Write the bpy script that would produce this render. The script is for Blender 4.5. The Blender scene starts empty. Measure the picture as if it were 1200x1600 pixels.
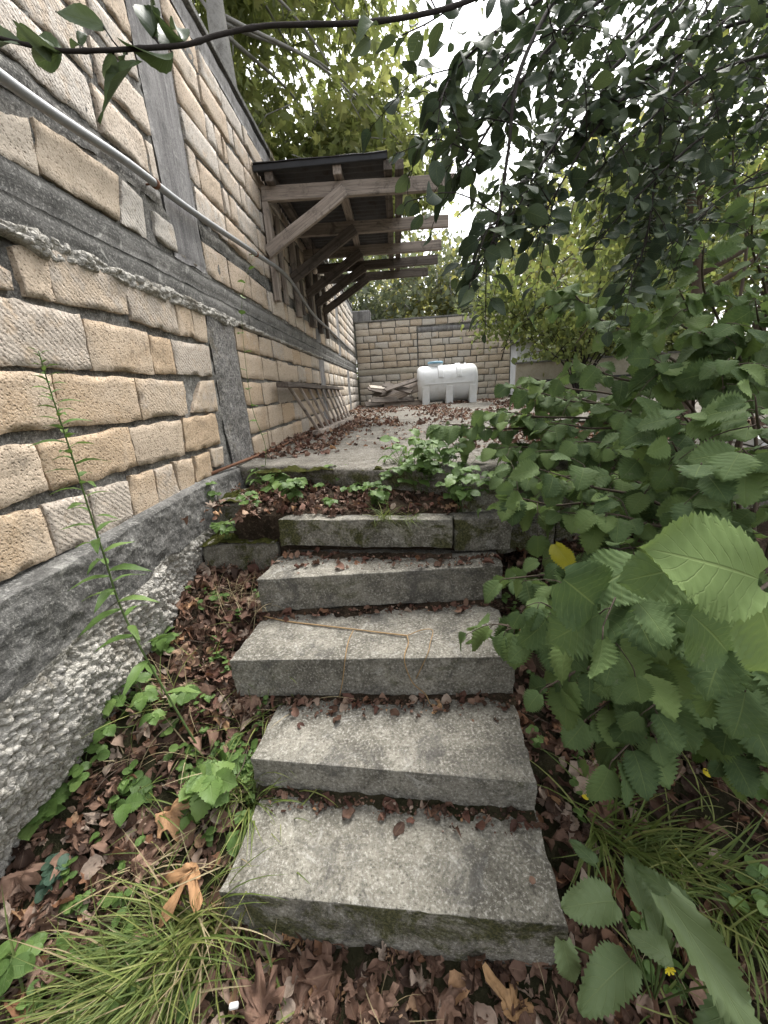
import bpy, bmesh, math, random
import numpy as np
from mathutils import Vector, Matrix, noise as mnoise

random.seed(7); RNG = np.random.default_rng(7)
scene = bpy.context.scene
COL = scene.collection
R = math.radians

# ------------------------------------------------------------------ camera (eye at the origin, metres)
PITCH, ROLL, YAW = R(17.6), R(-3.6), R(-2.75)
FWD = Vector((math.sin(YAW)*math.cos(PITCH), math.cos(YAW)*math.cos(PITCH), -math.sin(PITCH)))
_r = Vector((math.cos(YAW), -math.sin(YAW), 0)); _u = _r.cross(FWD)
RIGHT = math.cos(ROLL)*_r + math.sin(ROLL)*_u
UP = -math.sin(ROLL)*_r + math.cos(ROLL)*_u
cam_d = bpy.data.cameras.new('camera'); cam = bpy.data.objects.new('camera', cam_d); COL.objects.link(cam)
cam.matrix_world = Matrix((RIGHT, UP, -FWD)).transposed().to_4x4()
cam_d.sensor_fit = 'HORIZONTAL'; cam_d.sensor_width = 36; cam_d.lens = 18
cam_d.clip_start = 0.02; cam_d.clip_end = 800
scene.camera = cam
scene.render.resolution_x, scene.render.resolution_y = 768, 1024

# ------------------------------------------------------------------ sky, sun, exposure (bright overcast)
SUN_EL, SUN_AZ = R(58), R(25)       # azimuth from +Y towards +X
world = bpy.data.worlds.new('World'); scene.world = world; world.use_nodes = True
wn = world.node_tree; wn.nodes.clear()
sky = wn.nodes.new('ShaderNodeTexSky'); sky.sky_type = 'NISHITA'; sky.sun_disc = False
sky.sun_elevation = SUN_EL; sky.sun_rotation = SUN_AZ; sky.air_density = 1.2; sky.dust_density = 4.0
hsv = wn.nodes.new('ShaderNodeHueSaturation'); hsv.inputs['Saturation'].default_value = 0.14   # cloud veil
wn.links.new(sky.outputs[0], hsv.inputs['Color'])
bg = wn.nodes.new('ShaderNodeBackground'); bg.inputs['Strength'].default_value = 0.15
wn.links.new(hsv.outputs[0], bg.inputs['Color'])
wo = wn.nodes.new('ShaderNodeOutputWorld'); wn.links.new(bg.outputs[0], wo.inputs['Surface'])
sun_d = bpy.data.lights.new('sun', 'SUN'); sun_d.energy = 1.2; sun_d.angle = R(25); sun_d.color = (1, .96, .9)
sun = bpy.data.objects.new('sun', sun_d); COL.objects.link(sun)
_sd = Vector((math.sin(SUN_AZ)*math.cos(SUN_EL), math.cos(SUN_AZ)*math.cos(SUN_EL), math.sin(SUN_EL)))
sun.rotation_euler = _sd.to_track_quat('Z', 'Y').to_euler()
vs = scene.view_settings; vs.view_transform = 'Standard'; vs.look = 'None'; vs.gamma = 1; vs.use_curve_mapping = False
vs.exposure = 1.6
scene.cycles.max_bounces = 8; scene.cycles.transparent_max_bounces = 12
scene.cycles.diffuse_bounces = 4

# ------------------------------------------------------------------ measuring helpers: a point of the survey photo -> a plane of the place
def ray(x, y): return RIGHT*((x-600)/600) - UP*((y-800)/600) + FWD
def onX(x, y, X=-1.25): r = ray(x, y); return r*(X/r.x)
def onY(x, y, Y): r = ray(x, y); return r*(Y/r.y)
def onZ(x, y, Z): r = ray(x, y); return r*(Z/r.z)
def far(x, y, d): return ray(x, y)*d
def proj(p):
    d = p.dot(FWD)
    return (600+600*p.dot(RIGHT)/d, 800-600*p.dot(UP)/d, d) if d > .02 else (-9999, -9999, d)
def in_frame(p, m=60):
    x, y, d = proj(p); return d > .02 and -m < x < 1200+m and -m < y < 1600+m
def fbm(x, y, z, s=1.0, o=4): return mnoise.fractal(Vector((x*s, y*s, z*s)), 1.0, 2.0, o)
def lerp_tab(t, tab):
    if t <= tab[0][0]: return tab[0][1]
    for (a, va), (b, vb) in zip(tab, tab[1:]):
        if t <= b: return va + (vb-va)*(t-a)/(b-a)
    return tab[-1][1]

# ------------------------------------------------------------------ object helpers
def tag(o, label=None, cat=None, group=None, kind=None):
    if label: o['label'] = label
    if cat: o['category'] = cat
    if group: o['group'] = group
    if kind: o['kind'] = kind
    return o
def thing(name, label, cat, loc=(0, 0, 0), group=None):
    o = bpy.data.objects.new(name, None); o.empty_display_size = .1; COL.objects.link(o); o.location = loc
    return tag(o, label, cat, group)
def link(name, me, mat=None, parent=None, mw=None):
    if mat is not None and not me.materials: me.materials.append(mat)
    o = bpy.data.objects.new(name, me); COL.objects.link(o)
    mw = mw or Matrix.Identity(4)
    if parent is not None:
        o.parent = parent
        mw = parent_inv(parent) @ mw
    o.matrix_local = mw
    return o
def world_of(o):
    m = o.matrix_basis.copy(); p = o.parent
    while p is not None: m = p.matrix_basis @ m; p = p.parent
    return m
def parent_inv(p): return world_of(p).inverted()
def mesh(name, V, F, smooth=True):
    me = bpy.data.meshes.new(name); me.from_pydata([tuple(v) for v in V], [], F)
    if smooth: me.polygons.foreach_set('use_smooth', [True]*len(me.polygons))
    me.update(); return me
def obj(name, V, F, mat, parent=None, smooth=True, origin=None):
    if origin is None:
        n = len(V); origin = Vector((sum(v[0] for v in V)/n, sum(v[1] for v in V)/n, sum(v[2] for v in V)/n))
    V = [(v[0]-origin[0], v[1]-origin[1], v[2]-origin[2]) for v in V]
    return link(name, mesh(name, V, F, smooth), mat, parent, Matrix.Translation(origin))
def bevel_mod(o, w=.006, seg=2, ang=35):
    m = o.modifiers.new('bevel', 'BEVEL'); m.width = w; m.segments = seg; m.limit_method = 'ANGLE'; m.angle_limit = R(ang)
    return o
_beam_cache = {}
def box_bm(cx, cy, cz, bev, cuts=0):
    bm = bmesh.new(); bmesh.ops.create_cube(bm, size=1)
    for v in bm.verts: v.co = Vector((v.co.x*cx, v.co.y*cy, v.co.z*cz))
    if bev: bmesh.ops.bevel(bm, geom=list(bm.edges), offset=bev, segments=1, affect='EDGES')
    return bm
def beam(name, p0, p1, w, h, mat, parent=None, up=Vector((0, 0, 1)), bev=.004, warp=0.0, ext=0):
    """a timber from p0 to p1, w wide, h deep along up; its own x axis runs along the grain"""
    p0, p1 = Vector(p0), Vector(p1); d = p1-p0; L = d.length+ext; x = d.normalized()
    y = up.cross(x).normalized(); z = x.cross(y)
    bm = box_bm(L, w, h, min(bev, w*.2, h*.2))
    if warp:
        ee = [e for e in bm.edges if abs(e.verts[0].co.x-e.verts[1].co.x) > L*.5]
        bmesh.ops.subdivide_edges(bm, edges=ee, cuts=5)
        sd = random.random()*50
        for v in bm.verts:
            v.co.y += warp*mnoise.noise(Vector((v.co.x*1.7+sd, 0, 1))); v.co.z += warp*mnoise.noise(Vector((v.co.x*1.7, sd, 2)))
    me = bpy.data.meshes.new(name); bm.to_mesh(me); bm.free()
    M = Matrix((x, y, z)).transposed().to_4x4(); M.translation = (p0+p1)/2
    return link(name, me, mat, parent, M)
def spline(pts, n=24):
    P = [Vector(p) for p in pts]; P = [P[0]*2-P[1]] + P + [P[-1]*2-P[-2]]
    out = []; segs = len(P)-3
    for i in range(n+1):
        t = i/n*segs; k = min(int(t), segs-1); t -= k
        a, b, c, d = P[k:k+4]
        out.append(.5*((2*b)+(c-a)*t+(2*a-5*b+4*c-d)*t*t+(3*b-a-3*c+d)*t**3))
    return out
def tube_vf(pts, rad, sides=7, base=0):
    V, F = [], []; n = len(pts); ref = Vector((.3, .2, 1))
    for i, p in enumerate(pts):
        t = (pts[min(i+1, n-1)]-pts[max(i-1, 0)]).normalized()
        a = t.cross(ref);  a = a.normalized() if a.length > 1e-3 else t.orthogonal().normalized()
        b = t.cross(a); r = rad[i] if hasattr(rad, '__len__') else rad
        for k in range(sides):
            q = 2*math.pi*k/sides; V.append(p+a*(r*math.cos(q))+b*(r*math.sin(q)))
    for i in range(n-1):
        for k in range(sides):
            k2 = (k+1) % sides
            F.append((base+i*sides+k, base+i*sides+k2, base+(i+1)*sides+k2, base+(i+1)*sides+k))
    F.append(tuple(base+k for k in range(sides))[::-1]); F.append(tuple(base+(n-1)*sides+k for k in range(sides)))
    return V, F
def tube(name, pts, rad, mat, parent=None, sides=7): V, F = tube_vf(pts, rad, sides); return obj(name, V, F, mat, parent)
class Acc:
    def __init__(s): s.V, s.F = [], []
    def tube(s, pts, rad, sides=5):
        v, f = tube_vf(pts, rad, sides, len(s.V)); s.V += v; s.F += f
    def add(s, V, F):
        b = len(s.V); s.V += list(V); s.F += [tuple(b+i for i in f) for f in F]
    def build(s, name, mat, parent=None, smooth=True): return obj(name, s.V, s.F, mat, parent, smooth)
def grid_vf(nu, nv, fn):
    V = [fn(i/nu, j/nv) for j in range(nv+1) for i in range(nu+1)]
    F = [(j*(nu+1)+i, j*(nu+1)+i+1, (j+1)*(nu+1)+i+1, (j+1)*(nu+1)+i) for j in range(nv) for i in range(nu)]
    return V, F

# bulk leaf scattering -------------------------------------------------
class Tmpl:
    """triangulated leaf along +Y, width along X, upper face +Z; uv = (across, along)"""
    def __init__(s, V, F, UV, mat, name='leaf'):
        s.V = np.array([tuple(v) for v in V], np.float32); T = []
        for f in F:
            for i in range(1, len(f)-1): T.append((f[0], f[i], f[i+1]))
        s.T = np.array(T, np.int32); s.UV = np.array(UV, np.float32); s.mat = mat
        s.me = build_mesh(name, s.V, s.T, s.UV, None); s.me.materials.append(mat)
def build_mesh(name, V, T, UV, rnd):
    me = bpy.data.meshes.new(name); nv, nt = len(V), len(T)
    me.vertices.add(nv); me.vertices.foreach_set('co', V.astype(np.float32).ravel())
    me.loops.add(nt*3); me.loops.foreach_set('vertex_index', T.astype(np.int32).ravel())
    me.polygons.add(nt); me.polygons.foreach_set('loop_start', np.arange(nt, dtype=np.int32)*3)
    me.polygons.foreach_set('use_smooth', np.ones(nt, bool))
    uv = me.uv_layers.new(name='UVMap'); uv.data.foreach_set('uv', UV[T.ravel()].astype(np.float32).ravel())
    if rnd is not None:
        a = me.attributes.new('rnd', 'FLOAT', 'POINT'); a.data.foreach_set('value', rnd.astype(np.float32))
    me.update(calc_edges=True); return me
def bulk(name, items, mat, parent=None):
    """items: list of (Tmpl, Matrix) joined into one mesh with a random value per leaf"""
    Vs, Ts, Us, Rs = [], [], [], []; base = 0; by = {}
    for t, m in items: by.setdefault(id(t), (t, []))[1].append(np.array(m, np.float32))
    for t, ms in by.values():
        A = np.stack(ms); n = len(A); k = len(t.V)
        W = np.einsum('nij,kj->nki', A[:, :3, :3], t.V)+A[:, None, :3, 3]
        Vs.append(W.reshape(-1, 3)); Ts.append((t.T[None]+(np.arange(n)*k)[:, None, None]).reshape(-1, 3)+base); base += n*k
        Us.append(np.tile(t.UV, (n, 1))); Rs.append(np.repeat(RNG.random(n), k))
    V = np.concatenate(Vs); org = Vector(V.mean(0)); V = V-np.array(org, np.float32)
    me = build_mesh(name, V, np.concatenate(Ts), np.concatenate(Us), np.concatenate(Rs))
    return link(name, me, mat, parent, Matrix.Translation(org))
def leaf_matrix(p, d, n, s, w=1.0):
    y = d.normalized(); x = y.cross(n); x = x.normalized() if x.length > 1e-4 else y.orthogonal().normalized(); z = x.cross(y)
    m = Matrix((x*s*w, y*s, z*s)).transposed().to_4x4(); m.translation = p; return m
def rv(s=1.0): return Vector((random.gauss(0, s), random.gauss(0, s), random.gauss(0, s)))
def place_leaves(items, parent, most=300, part='leaf', rest='leaf_mass', mat=None):
    """the leaves that show largest become parts, the others one joined part"""
    def size(it):
        p = it[1].translation
        if not in_frame(p, 100): return 0
        return it[1].col[1].to_3d().length/max(.05, p.dot(FWD))
    items = sorted(items, key=size, reverse=True)
    for t, m in items[:most]: link(part, t.me, None, parent, m)
    if items[most:]: tag(bulk(rest, items[most:], mat or items[0][0].mat, parent), kind='stuff')

# ------------------------------------------------------------------ materials
class MB:
    def __init__(s, name):
        s.m = bpy.data.materials.new(name); s.m.use_nodes = True; s.t = s.m.node_tree; s.t.nodes.clear()
        s.out = s.t.nodes.new('ShaderNodeOutputMaterial')
    def n(s, typ, ins=None, **pr):
        nd = s.t.nodes.new('ShaderNode'+typ)
        for k, v in pr.items(): setattr(nd, k, v)
        for k, v in (ins or {}).items(): s.put(nd.inputs[k], v)
        return nd
    def put(s, sock, v):
        if isinstance(v, bpy.types.NodeSocket): s.t.links.new(v, sock)
        else:
            if isinstance(v, tuple) and len(v) == 3 and sock.type == 'RGBA': v = v+(1,)
            sock.default_value = v
    def mix(s, f, a, b, blend='MIX'):
        nd = s.t.nodes.new('ShaderNodeMix'); nd.data_type = 'RGBA'; nd.blend_type = blend
        s.put(nd.inputs[0], f); s.put(nd.inputs[6], a); s.put(nd.inputs[7], b); return nd.outputs[2]
    def math(s, op, a, b=0.0, c=0.0):
        nd = s.t.nodes.new('ShaderNodeMath'); nd.operation = op
        s.put(nd.inputs[0], a); s.put(nd.inputs[1], b); s.put(nd.inputs[2], c); return nd.outputs[0]
    def ramp(s, f, a, b):     # smooth step of f between a and b
        nd = s.t.nodes.new('ShaderNodeMapRange'); nd.interpolation_type = 'SMOOTHSTEP'
        s.put(nd.inputs[0], f); s.put(nd.inputs[1], a); s.put(nd.inputs[2], b); return nd.outputs[0]
    def noise(s, vec, scale, detail=5, rough=.6, dist=0.0):
        return s.n('TexNoise', {'Vector': vec, 'Scale': scale, 'Detail': detail, 'Roughness': rough, 'Distortion': dist}).outputs['Fac']
    def vor(s, vec, scale, feat='F1'):
        return s.n('TexVoronoi', {'Vector': vec, 'Scale': scale}, feature=feat).outputs['Distance']
    def pos(s, spread=9.0, rnd=True):
        g = s.n('NewGeometry').outputs['Position']
        if not rnd: return g
        r = s.n('ObjectInfo').outputs['Random']
        off = s.n('CombineXYZ', {'X': s.math('MULTIPLY', r, spread), 'Y': s.math('MULTIPLY', r, spread*1.7), 'Z': s.math('MULTIPLY', r, -spread)}).outputs[0]
        nd = s.n('VectorMath', operation='ADD'); s.put(nd.inputs[0], g); s.put(nd.inputs[1], off); return nd.outputs[0]
    def vscale(s, v, sc):
        nd = s.n('VectorMath', operation='MULTIPLY'); s.put(nd.inputs[0], v); nd.inputs[1].default_value = sc; return nd.outputs[0]
    def bump(s, h, strength=.5, dist=.01, nrm=None):
        ins = {'Height': h, 'Strength': strength, 'Distance': dist}
        if nrm is not None: ins['Normal'] = nrm
        return s.n('Bump', ins).outputs[0]
    def done(s, col, rough=.85, nrm=None, spec=.3, metal=0.0):
        p = s.n('BsdfPrincipled', {'Base Color': col, 'Roughness': rough, 'Specular IOR Level': spec, 'Metallic': metal})
        if nrm is not None: s.put(p.inputs['Normal'], nrm)
        s.t.links.new(p.outputs[0], s.out.inputs[0]); return s.m

def limestone(name, c1, c2, c3, pits=1.0, stain=.5):
    b = MB(name); v = b.pos(); r = b.n('ObjectInfo').outputs['Random']
    big = b.noise(v, 3.2, 6, .65, .4); mid = b.noise(v, 14, 5, .65); grain = b.noise(v, 120, 3, .7); pit = b.vor(v, 75)
    r2 = b.math('FRACT', b.math('MULTIPLY', r, 17.3))
    base = b.mix(b.ramp(b.math('ADD', big, b.math('MULTIPLY', b.math('SUBTRACT', r, .5), .55)), .36, .70), c1, c2)
    base = b.mix(b.ramp(b.math('ADD', mid, b.math('MULTIPLY', b.math('SUBTRACT', r2, .5), .75)), .52, .80), base, c3)
    base = b.mix(b.math('MULTIPLY', b.ramp(grain, .35, .7), .5), base, b.mix(.5, base, (.78, .68, .55)), 'MIX')
    base = b.mix(b.ramp(pit, .30*pits, .06), base, b.mix(.55, base, (.05, .035, .02)))
    base = b.mix(b.math('MULTIPLY', b.ramp(b.noise(v, 70, 5, .8), .48, .33), .75), base, (.11, .075, .045))
    st = b.ramp(b.noise(v, 5.5, 9, .78, 1.4), .56, .70)
    base = b.mix(b.math('MULTIPLY', st, stain), base, (.075, .068, .06))
    saw = b.n('TexWave', {'Vector': v, 'Scale': 22, 'Distortion': 3.0, 'Detail': 3}, bands_direction='DIAGONAL').outputs['Fac']
    h = b.math('ADD', b.math('MULTIPLY', mid, .9), b.math('ADD', b.math('MULTIPLY', grain, .55), b.math('MULTIPLY', b.ramp(pit, .0, .4), .45*pits)))
    h = b.math('ADD', h, b.math('MULTIPLY', saw, b.math('MULTIPLY', r2, .22)))
    return b.done(base, .92, b.bump(h, b.math('MULTIPLY_ADD', big, .9, .2), .014), .15)
MAT_STONE = limestone('sawn_limestone', (.49, .395, .30), (.455, .335, .222), (.43, .375, .32), 1.0, .6)
MAT_STONE_PALE = limestone('pale_limestone', (.55, .475, .40), (.53, .425, .325), (.55, .505, .455), 1.3, .8)
MAT_STONE_FAR = limestone('weathered_limestone', (.56, .49, .41), (.50, .41, .315), (.52, .485, .44), .9, .7)

def concrete(name, dark, light, speck=.5, moss=0.0, mlo=.48, streak=0.0, bump=.6, lich=0.0, stretch=(1, 1, 1)):
    b = MB(name); v = b.pos(3.0); vs_ = b.vscale(v, stretch)
    big = b.noise(vs_, 2.6, 8, .68, .5); mid = b.noise(vs_, 17, 6, .7); fine = b.noise(v, 95, 4, .75); sp = b.vor(v, 130)
    c = b.mix(b.ramp(b.math('ADD', b.math('MULTIPLY', big, .6), b.math('MULTIPLY', mid, .4)), .38, .64), dark, light)
    c = b.mix(b.math('MULTIPLY', b.ramp(fine, .50, .68), speck), c, b.mix(.6, light, (.62, .60, .55)))
    c = b.mix(b.math('MULTIPLY', b.ramp(fine, .46, .33), speck), c, b.mix(.7, dark, (.02, .02, .02)))
    if lich: c = b.mix(b.math('MULTIPLY', b.ramp(b.noise(v, 9, 8, .8, .8), .56, .64), lich), c, (.52, .51, .47))
    if lich: c = b.mix(b.math('MULTIPLY', b.ramp(b.noise(v, 4.5, 9, .78, 1.2), .49, .66), min(.85, lich*1.7)), c, (.075, .072, .068))
    if moss:
        g = b.n('NewGeometry'); zz = b.n('SeparateXYZ', {0: g.outputs['Normal']}).outputs['Z']
        mm = b.ramp(b.math('ADD', b.noise(v, 5.0, 8, .75, .6), b.math('MULTIPLY', b.math('ABSOLUTE', zz), -.22)), mlo, mlo+.13)
        c = b.mix(b.math('MULTIPLY', mm, moss), c, b.mix(b.ramp(fine, .4, .6), (.030, .034, .010), (.085, .085, .022)))
    h = b.math('ADD', b.math('MULTIPLY', mid, .8), b.math('ADD', b.math('MULTIPLY', fine, .5), b.math('MULTIPLY', b.ramp(sp, 0, .35), .25)))
    return b.done(c, .93, b.bump(h, bump, .012), .15)
MAT_MORTAR = concrete('grey_mortar', (.07, .068, .063), (.27, .26, .24), .7, bump=1.0)
MAT_BEAM = concrete('board_marked_concrete', (.085, .083, .078), (.22, .213, .20), .55, bump=.7, lich=.5, stretch=(1, .25, 1.6))
MAT_PILLAR = concrete('stained_pillar_concrete', (.13, .125, .125), (.30, .29, .285), .35, bump=.5, lich=.3, stretch=(2, 2, .18))
MAT_STEP = concrete('lichened_step_concrete', (.105, .097, .078), (.285, .268, .222), .75, mlo=.445, moss=.85, bump=.6, lich=.42)
MAT_STEP_CLEAN = concrete('worn_step_concrete', (.115, .107, .088), (.285, .268, .225), .75, mlo=.52, moss=.5, bump=.6, lich=.42)
MAT_SLAB = concrete('platform_concrete', (.10, .09, .073), (.215, .198, .168), .7, mlo=.41, moss=.85, bump=.5, lich=.35)
MAT_MOSSY = concrete('mossy_concrete', (.11, .10, .08), (.24, .225, .18), .5, moss=.9, bump=.8)
MAT_RENDER = concrete('plain_render', (.36, .32, .26), (.46, .42, .35), .3, bump=.3)
MAT_WHITEWASH = concrete('whitewashed_wall', (.66, .66, .66), (.8, .8, .8), .2, bump=.3)

def aggregate(name='exposed_aggregate', sc=62.0, lo=(.30, .285, .25), hi=(.55, .525, .475), dk=.45):
    b = MB(name); v = b.pos(1.0)
    vr = b.n('TexVoronoi', {'Vector': v, 'Scale': sc}); e = b.vor(v, sc, 'DISTANCE_TO_EDGE')
    cc = b.n('SeparateColor', {0: vr.outputs['Color']}).outputs[0]
    c = b.mix(cc, lo, hi); fine = b.noise(v, 110, 3, .7)
    c = b.mix(b.math('MULTIPLY', b.ramp(e, .08, .0), dk), c, (.07, .066, .06)); c = b.mix(b.ramp(b.noise(v, 22, 6, .75), .5, .62), c, b.mix(.7, c, (.42, .40, .37))); c = b.mix(b.math('MULTIPLY', b.ramp(fine, .5, .35), .5), c, (.08, .075, .065))
    c = b.mix(b.ramp(b.noise(v, 3, 5, .6), .5, .7), c, b.mix(.45, c, (.13, .12, .11)))
    h = b.math('ADD', b.ramp(e, 0, .3), b.math('MULTIPLY', fine, .3))
    c = b.mix(b.math('MULTIPLY', b.ramp(b.noise(v, 3.3, 8, .75), .48, .66), .55), c, (.14, .115, .075))
    return b.done(c, .92, b.bump(h, .5, .01), .12)
MAT_AGG = aggregate()
MAT_GRAVEL = aggregate('gravelly_concrete', 75, (.09, .088, .085), (.30, .29, .28), .8)

def soil():
    b = MB('dark_leaf_soil'); v = b.pos(rnd=False)
    n1 = b.noise(v, 6, 8, .7); n2 = b.noise(v, 60, 5, .75)
    c = b.mix(b.ramp(n1, .35, .65), (.022, .016, .011), (.075, .055, .038)); c = b.mix(b.ramp(n2, .5, .72), c, (.13, .095, .065))
    gr = b.ramp(b.noise(v, .25, 3, .5), .45, .6); c = b.mix(b.math('MULTIPLY', gr, .5), c, (.03, .04, .015))
    return b.done(c, .95, b.bump(b.math('ADD', n1, b.math('MULTIPLY', n2, .6)), 1.0, .03), .1)
MAT_SOIL = soil()

def wood(name, a, c, d):
    b = MB(name); tc = b.n('TexCoord').outputs['Object']; r = b.n('ObjectInfo').outputs['Random']
    off = b.n('CombineXYZ', {'X': b.math('MULTIPLY', r, 30), 'Y': b.math('MULTIPLY', r, 7), 'Z': b.math('MULTIPLY', r, 13)}).outputs[0]
    nd = b.n('VectorMath', operation='ADD'); b.put(nd.inputs[0], tc); b.put(nd.inputs[1], off); v = nd.outputs[0]
    g = b.noise(b.vscale(v, (1.2, 45, 45)), 1.0, 6, .65, .3); big = b.noise(v, 6, 7, .75, .6); f = b.noise(b.vscale(v, (6, 160, 160)), 1, 3, .6)
    col = b.mix(b.ramp(g, .36, .64), a, c); col = b.mix(b.ramp(big, .50, .68), col, d)
    col = b.mix(b.math('MULTIPLY', b.ramp(f, .45, .3), .6), col, (.03, .026, .022))
    col = b.mix(b.math('MULTIPLY', r, .35), col, b.mix(.5, col, (.1, .085, .075)))
    return b.done(col, .88, b.bump(b.math('ADD', g, b.math('MULTIPLY', f, .5)), .6, .004), .2)
MAT_WOOD = wood('weathered_timber', (.24, .20, .17), (.40, .34, .29), (.13, .11, .095))
MAT_WOOD_DARK = wood('dark_timber', (.085, .07, .06), (.17, .145, .125), (.05, .042, .036))  # same grain in a darker brown tone
MAT_WOOD_PALE = wood('pale_planed_timber', (.42, .37, .31), (.58, .53, .46), (.26, .22, .18))

def simple(name, col, rough=.6, var=.25, scale=8, bump=.2, spec=.4, metal=0.0, dark=None):
    b = MB(name); v = b.pos(2.0); n1 = b.noise(v, scale, 7, .7); n2 = b.noise(v, scale*9, 4, .7)
    dk = dark or tuple(x*.45 for x in col)
    c = b.mix(b.math('MULTIPLY', b.ramp(n1, .45, .72), var*2), col, dk); c = b.mix(b.math('MULTIPLY', b.ramp(n2, .52, .7), var), c, dk)
    return b.done(c, rough, b.bump(b.math('ADD', n1, n2), bump, .004), spec, metal)
MAT_FELT = simple('black_roofing_felt', (.035, .036, .04), .8, .3)
MAT_TIN = simple('rusty_corrugated_sheet', (.06, .058, .06), .7, .4, dark=(.03, .018, .012))
MAT_PIPE = simple('galvanised_pipe', (.30, .305, .31), .6, .3, 14, .1, .5, .55, (.22, .21, .2))
MAT_RUST = simple('rusty_iron', (.17, .08, .045), .85, .4, 20)
MAT_TANK = simple('chalky_white_plastic', (.70, .71, .72), .6, .30, 4, .05, .4, dark=(.52, .52, .48))
MAT_LID = simple('faded_blue_plastic', (.22, .42, .56), .5, .15, 6, .05)
MAT_DARKRAIL = simple('black_rail', (.03, .03, .035), .6, .1)
MAT_WHITE = simple('white_board', (.78, .78, .77), .5, .08)
MAT_TWINE = simple('dry_vine', (.36, .24, .12), .8, .3, 30)
MAT_BARK = simple('dark_twig_bark', (.030, .025, .022), .9, .2, 30, .5, .15, dark=(.055, .05, .045))
MAT_BARK_GREY = simple('pale_grey_bark', (.30, .29, .27), .9, .5, 9, .6, dark=(.12, .11, .10))
MAT_BARK_BROWN = simple('brown_bark', (.10, .075, .055), .9, .4, 14, .6)
MAT_STEM = simple('green_stem', (.10, .15, .045), .7, .3, 20)
MAT_MOSS = simple('moss', (.050, .052, .014), .95, .5, 26, 1.0, .05, dark=(.022, .024, .010))
MAT_BULB = simple('lamp_glass', (.6, .5, .42), .2, .1)
MAT_PAPER = simple('white_paper', (.8, .8, .78), .7, .1)

def leafmat(name, cols, vein=.35, lat=7.0, trans=.30, rough=.5, holes=0.0, blotch=None, spec=.35):
    """cols: three greens (dark, mid, light); veins drawn from the leaf's own uv"""
    b = MB(name); uv = b.n('UVMap', uv_map='UVMap').outputs[0]; sx = b.n('SeparateXYZ', {0: uv})
    u = b.math('ABSOLUTE', sx.outputs['X']); t = sx.outputs['Y']
    r = b.math('FRACT', b.math('ADD', b.n('ObjectInfo').outputs['Random'], b.math('MULTIPLY', b.n('Attribute', attribute_name='rnd').outputs['Fac'], 7.31)))
    v = b.pos(5.0); n1 = b.noise(v, 30, 5, .65)
    c = b.mix(b.ramp(r, .0, .55), cols[0], cols[1]); c = b.mix(b.ramp(r, .6, 1.0), c, cols[2])
    c = b.mix(b.math('MULTIPLY', b.ramp(n1, .40, .65), .45), c, b.mix(.5, c, cols[2]))
    w = b.math('PINGPONG', b.math('MULTIPLY', b.math('SUBTRACT', t, b.math('MULTIPLY', u, .32)), lat), .5)
    lv = b.ramp(w, .075, .0); mv = b.ramp(u, .045, .012)
    vv = b.math('MAXIMUM', b.math('MULTIPLY', lv, .7), mv)
    if vein: c = b.mix(b.math('MULTIPLY', vv, vein), c, b.mix(.55, cols[2], (.25, .30, .12)))
    if blotch:
        c = b.mix(b.math('MULTIPLY', b.ramp(b.noise(v, 22, 6, .7), .60, .70), b.ramp(b.math('FRACT', b.math('MULTIPLY', r, 5.7)), .3, .8)), c, blotch)
    h = b.math('ADD', b.math('MULTIPLY', vv, -.7), b.math('MULTIPLY', n1, .4))
    nrm = b.bump(h, .45, .004)
    p = b.n('BsdfPrincipled', {'Base Color': c, 'Roughness': rough, 'Specular IOR Level': spec, 'Normal': nrm})
    tr = b.n('BsdfTranslucent', {'Color': b.mix(.5, c, b.mix(1.0, c, (1.0, 1.0, .55), 'MULTIPLY'))})
    ms = b.n('MixShader', {0: trans}); b.t.links.new(p.outputs[0], ms.inputs[1]); b.t.links.new(tr.outputs[0], ms.inputs[2])
    last = ms.outputs[0]
    if holes:      # insect holes
        hv = b.vor(b.n('VectorMath', {0: uv, 1: b.n('CombineXYZ', {'X': b.math('MULTIPLY', r, 17), 'Y': b.math('MULTIPLY', r, 31)}).outputs[0]}, operation='ADD').outputs[0], 7.0)
        hr = b.noise(v, 60, 3, .6)
        cut = b.math('LESS_THAN', b.math('ADD', hv, b.math('MULTIPLY', hr, .12)), holes)
        cut = b.math('MULTIPLY', cut, b.math('GREATER_THAN', b.math('FRACT', b.math('MULTIPLY', r, 3.7)), .35))
        tp = b.n('BsdfTransparent'); m2 = b.n('MixShader', {0: cut}); b.t.links.new(last, m2.inputs[1]); b.t.links.new(tp.outputs[0], m2.inputs[2]); last = m2.outputs[0]
    b.t.links.new(last, b.out.inputs[0]); return b.m
ML_HAZEL = leafmat('hazel_leaf', ((.066, .108, .044), (.118, .178, .070), (.165, .235, .080)), .5, 8.0, .36, .68, blotch=(.17, .20, .12), holes=.055, spec=.2)
ML_YELLOW = leafmat('yellowing_leaf', ((.22, .22, .03), (.30, .28, .03), (.34, .32, .04)), .4, 8.0, .3, blotch=(.12, .05, .015))
ML_DARK = leafmat('plum_leaf', ((.028, .044, .028), (.045, .066, .038), (.075, .10, .048)), .25, 7.0, .26, .6, holes=.13, spec=.2)
ML_BRANCH = leafmat('overhang_leaf', ((.045, .070, .028), (.07, .105, .038), (.10, .13, .075)), .3, 7.0, .25, .45, holes=.10)
ML_MAPLE = leafmat('maple_leaf', ((.14, .17, .065), (.22, .26, .095), (.36, .37, .15)), .2, 4.0, .62, .55)
ML_BG = leafmat('distant_green_leaf', ((.10, .135, .050), (.17, .21, .075), (.28, .30, .10)), 0, 4.0, .5, .6)
ML_BGY = leafmat('distant_yellow_leaf', ((.20, .21, .09), (.29, .30, .12), (.42, .39, .14)), 0, 4.0, .5, .6)
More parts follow.
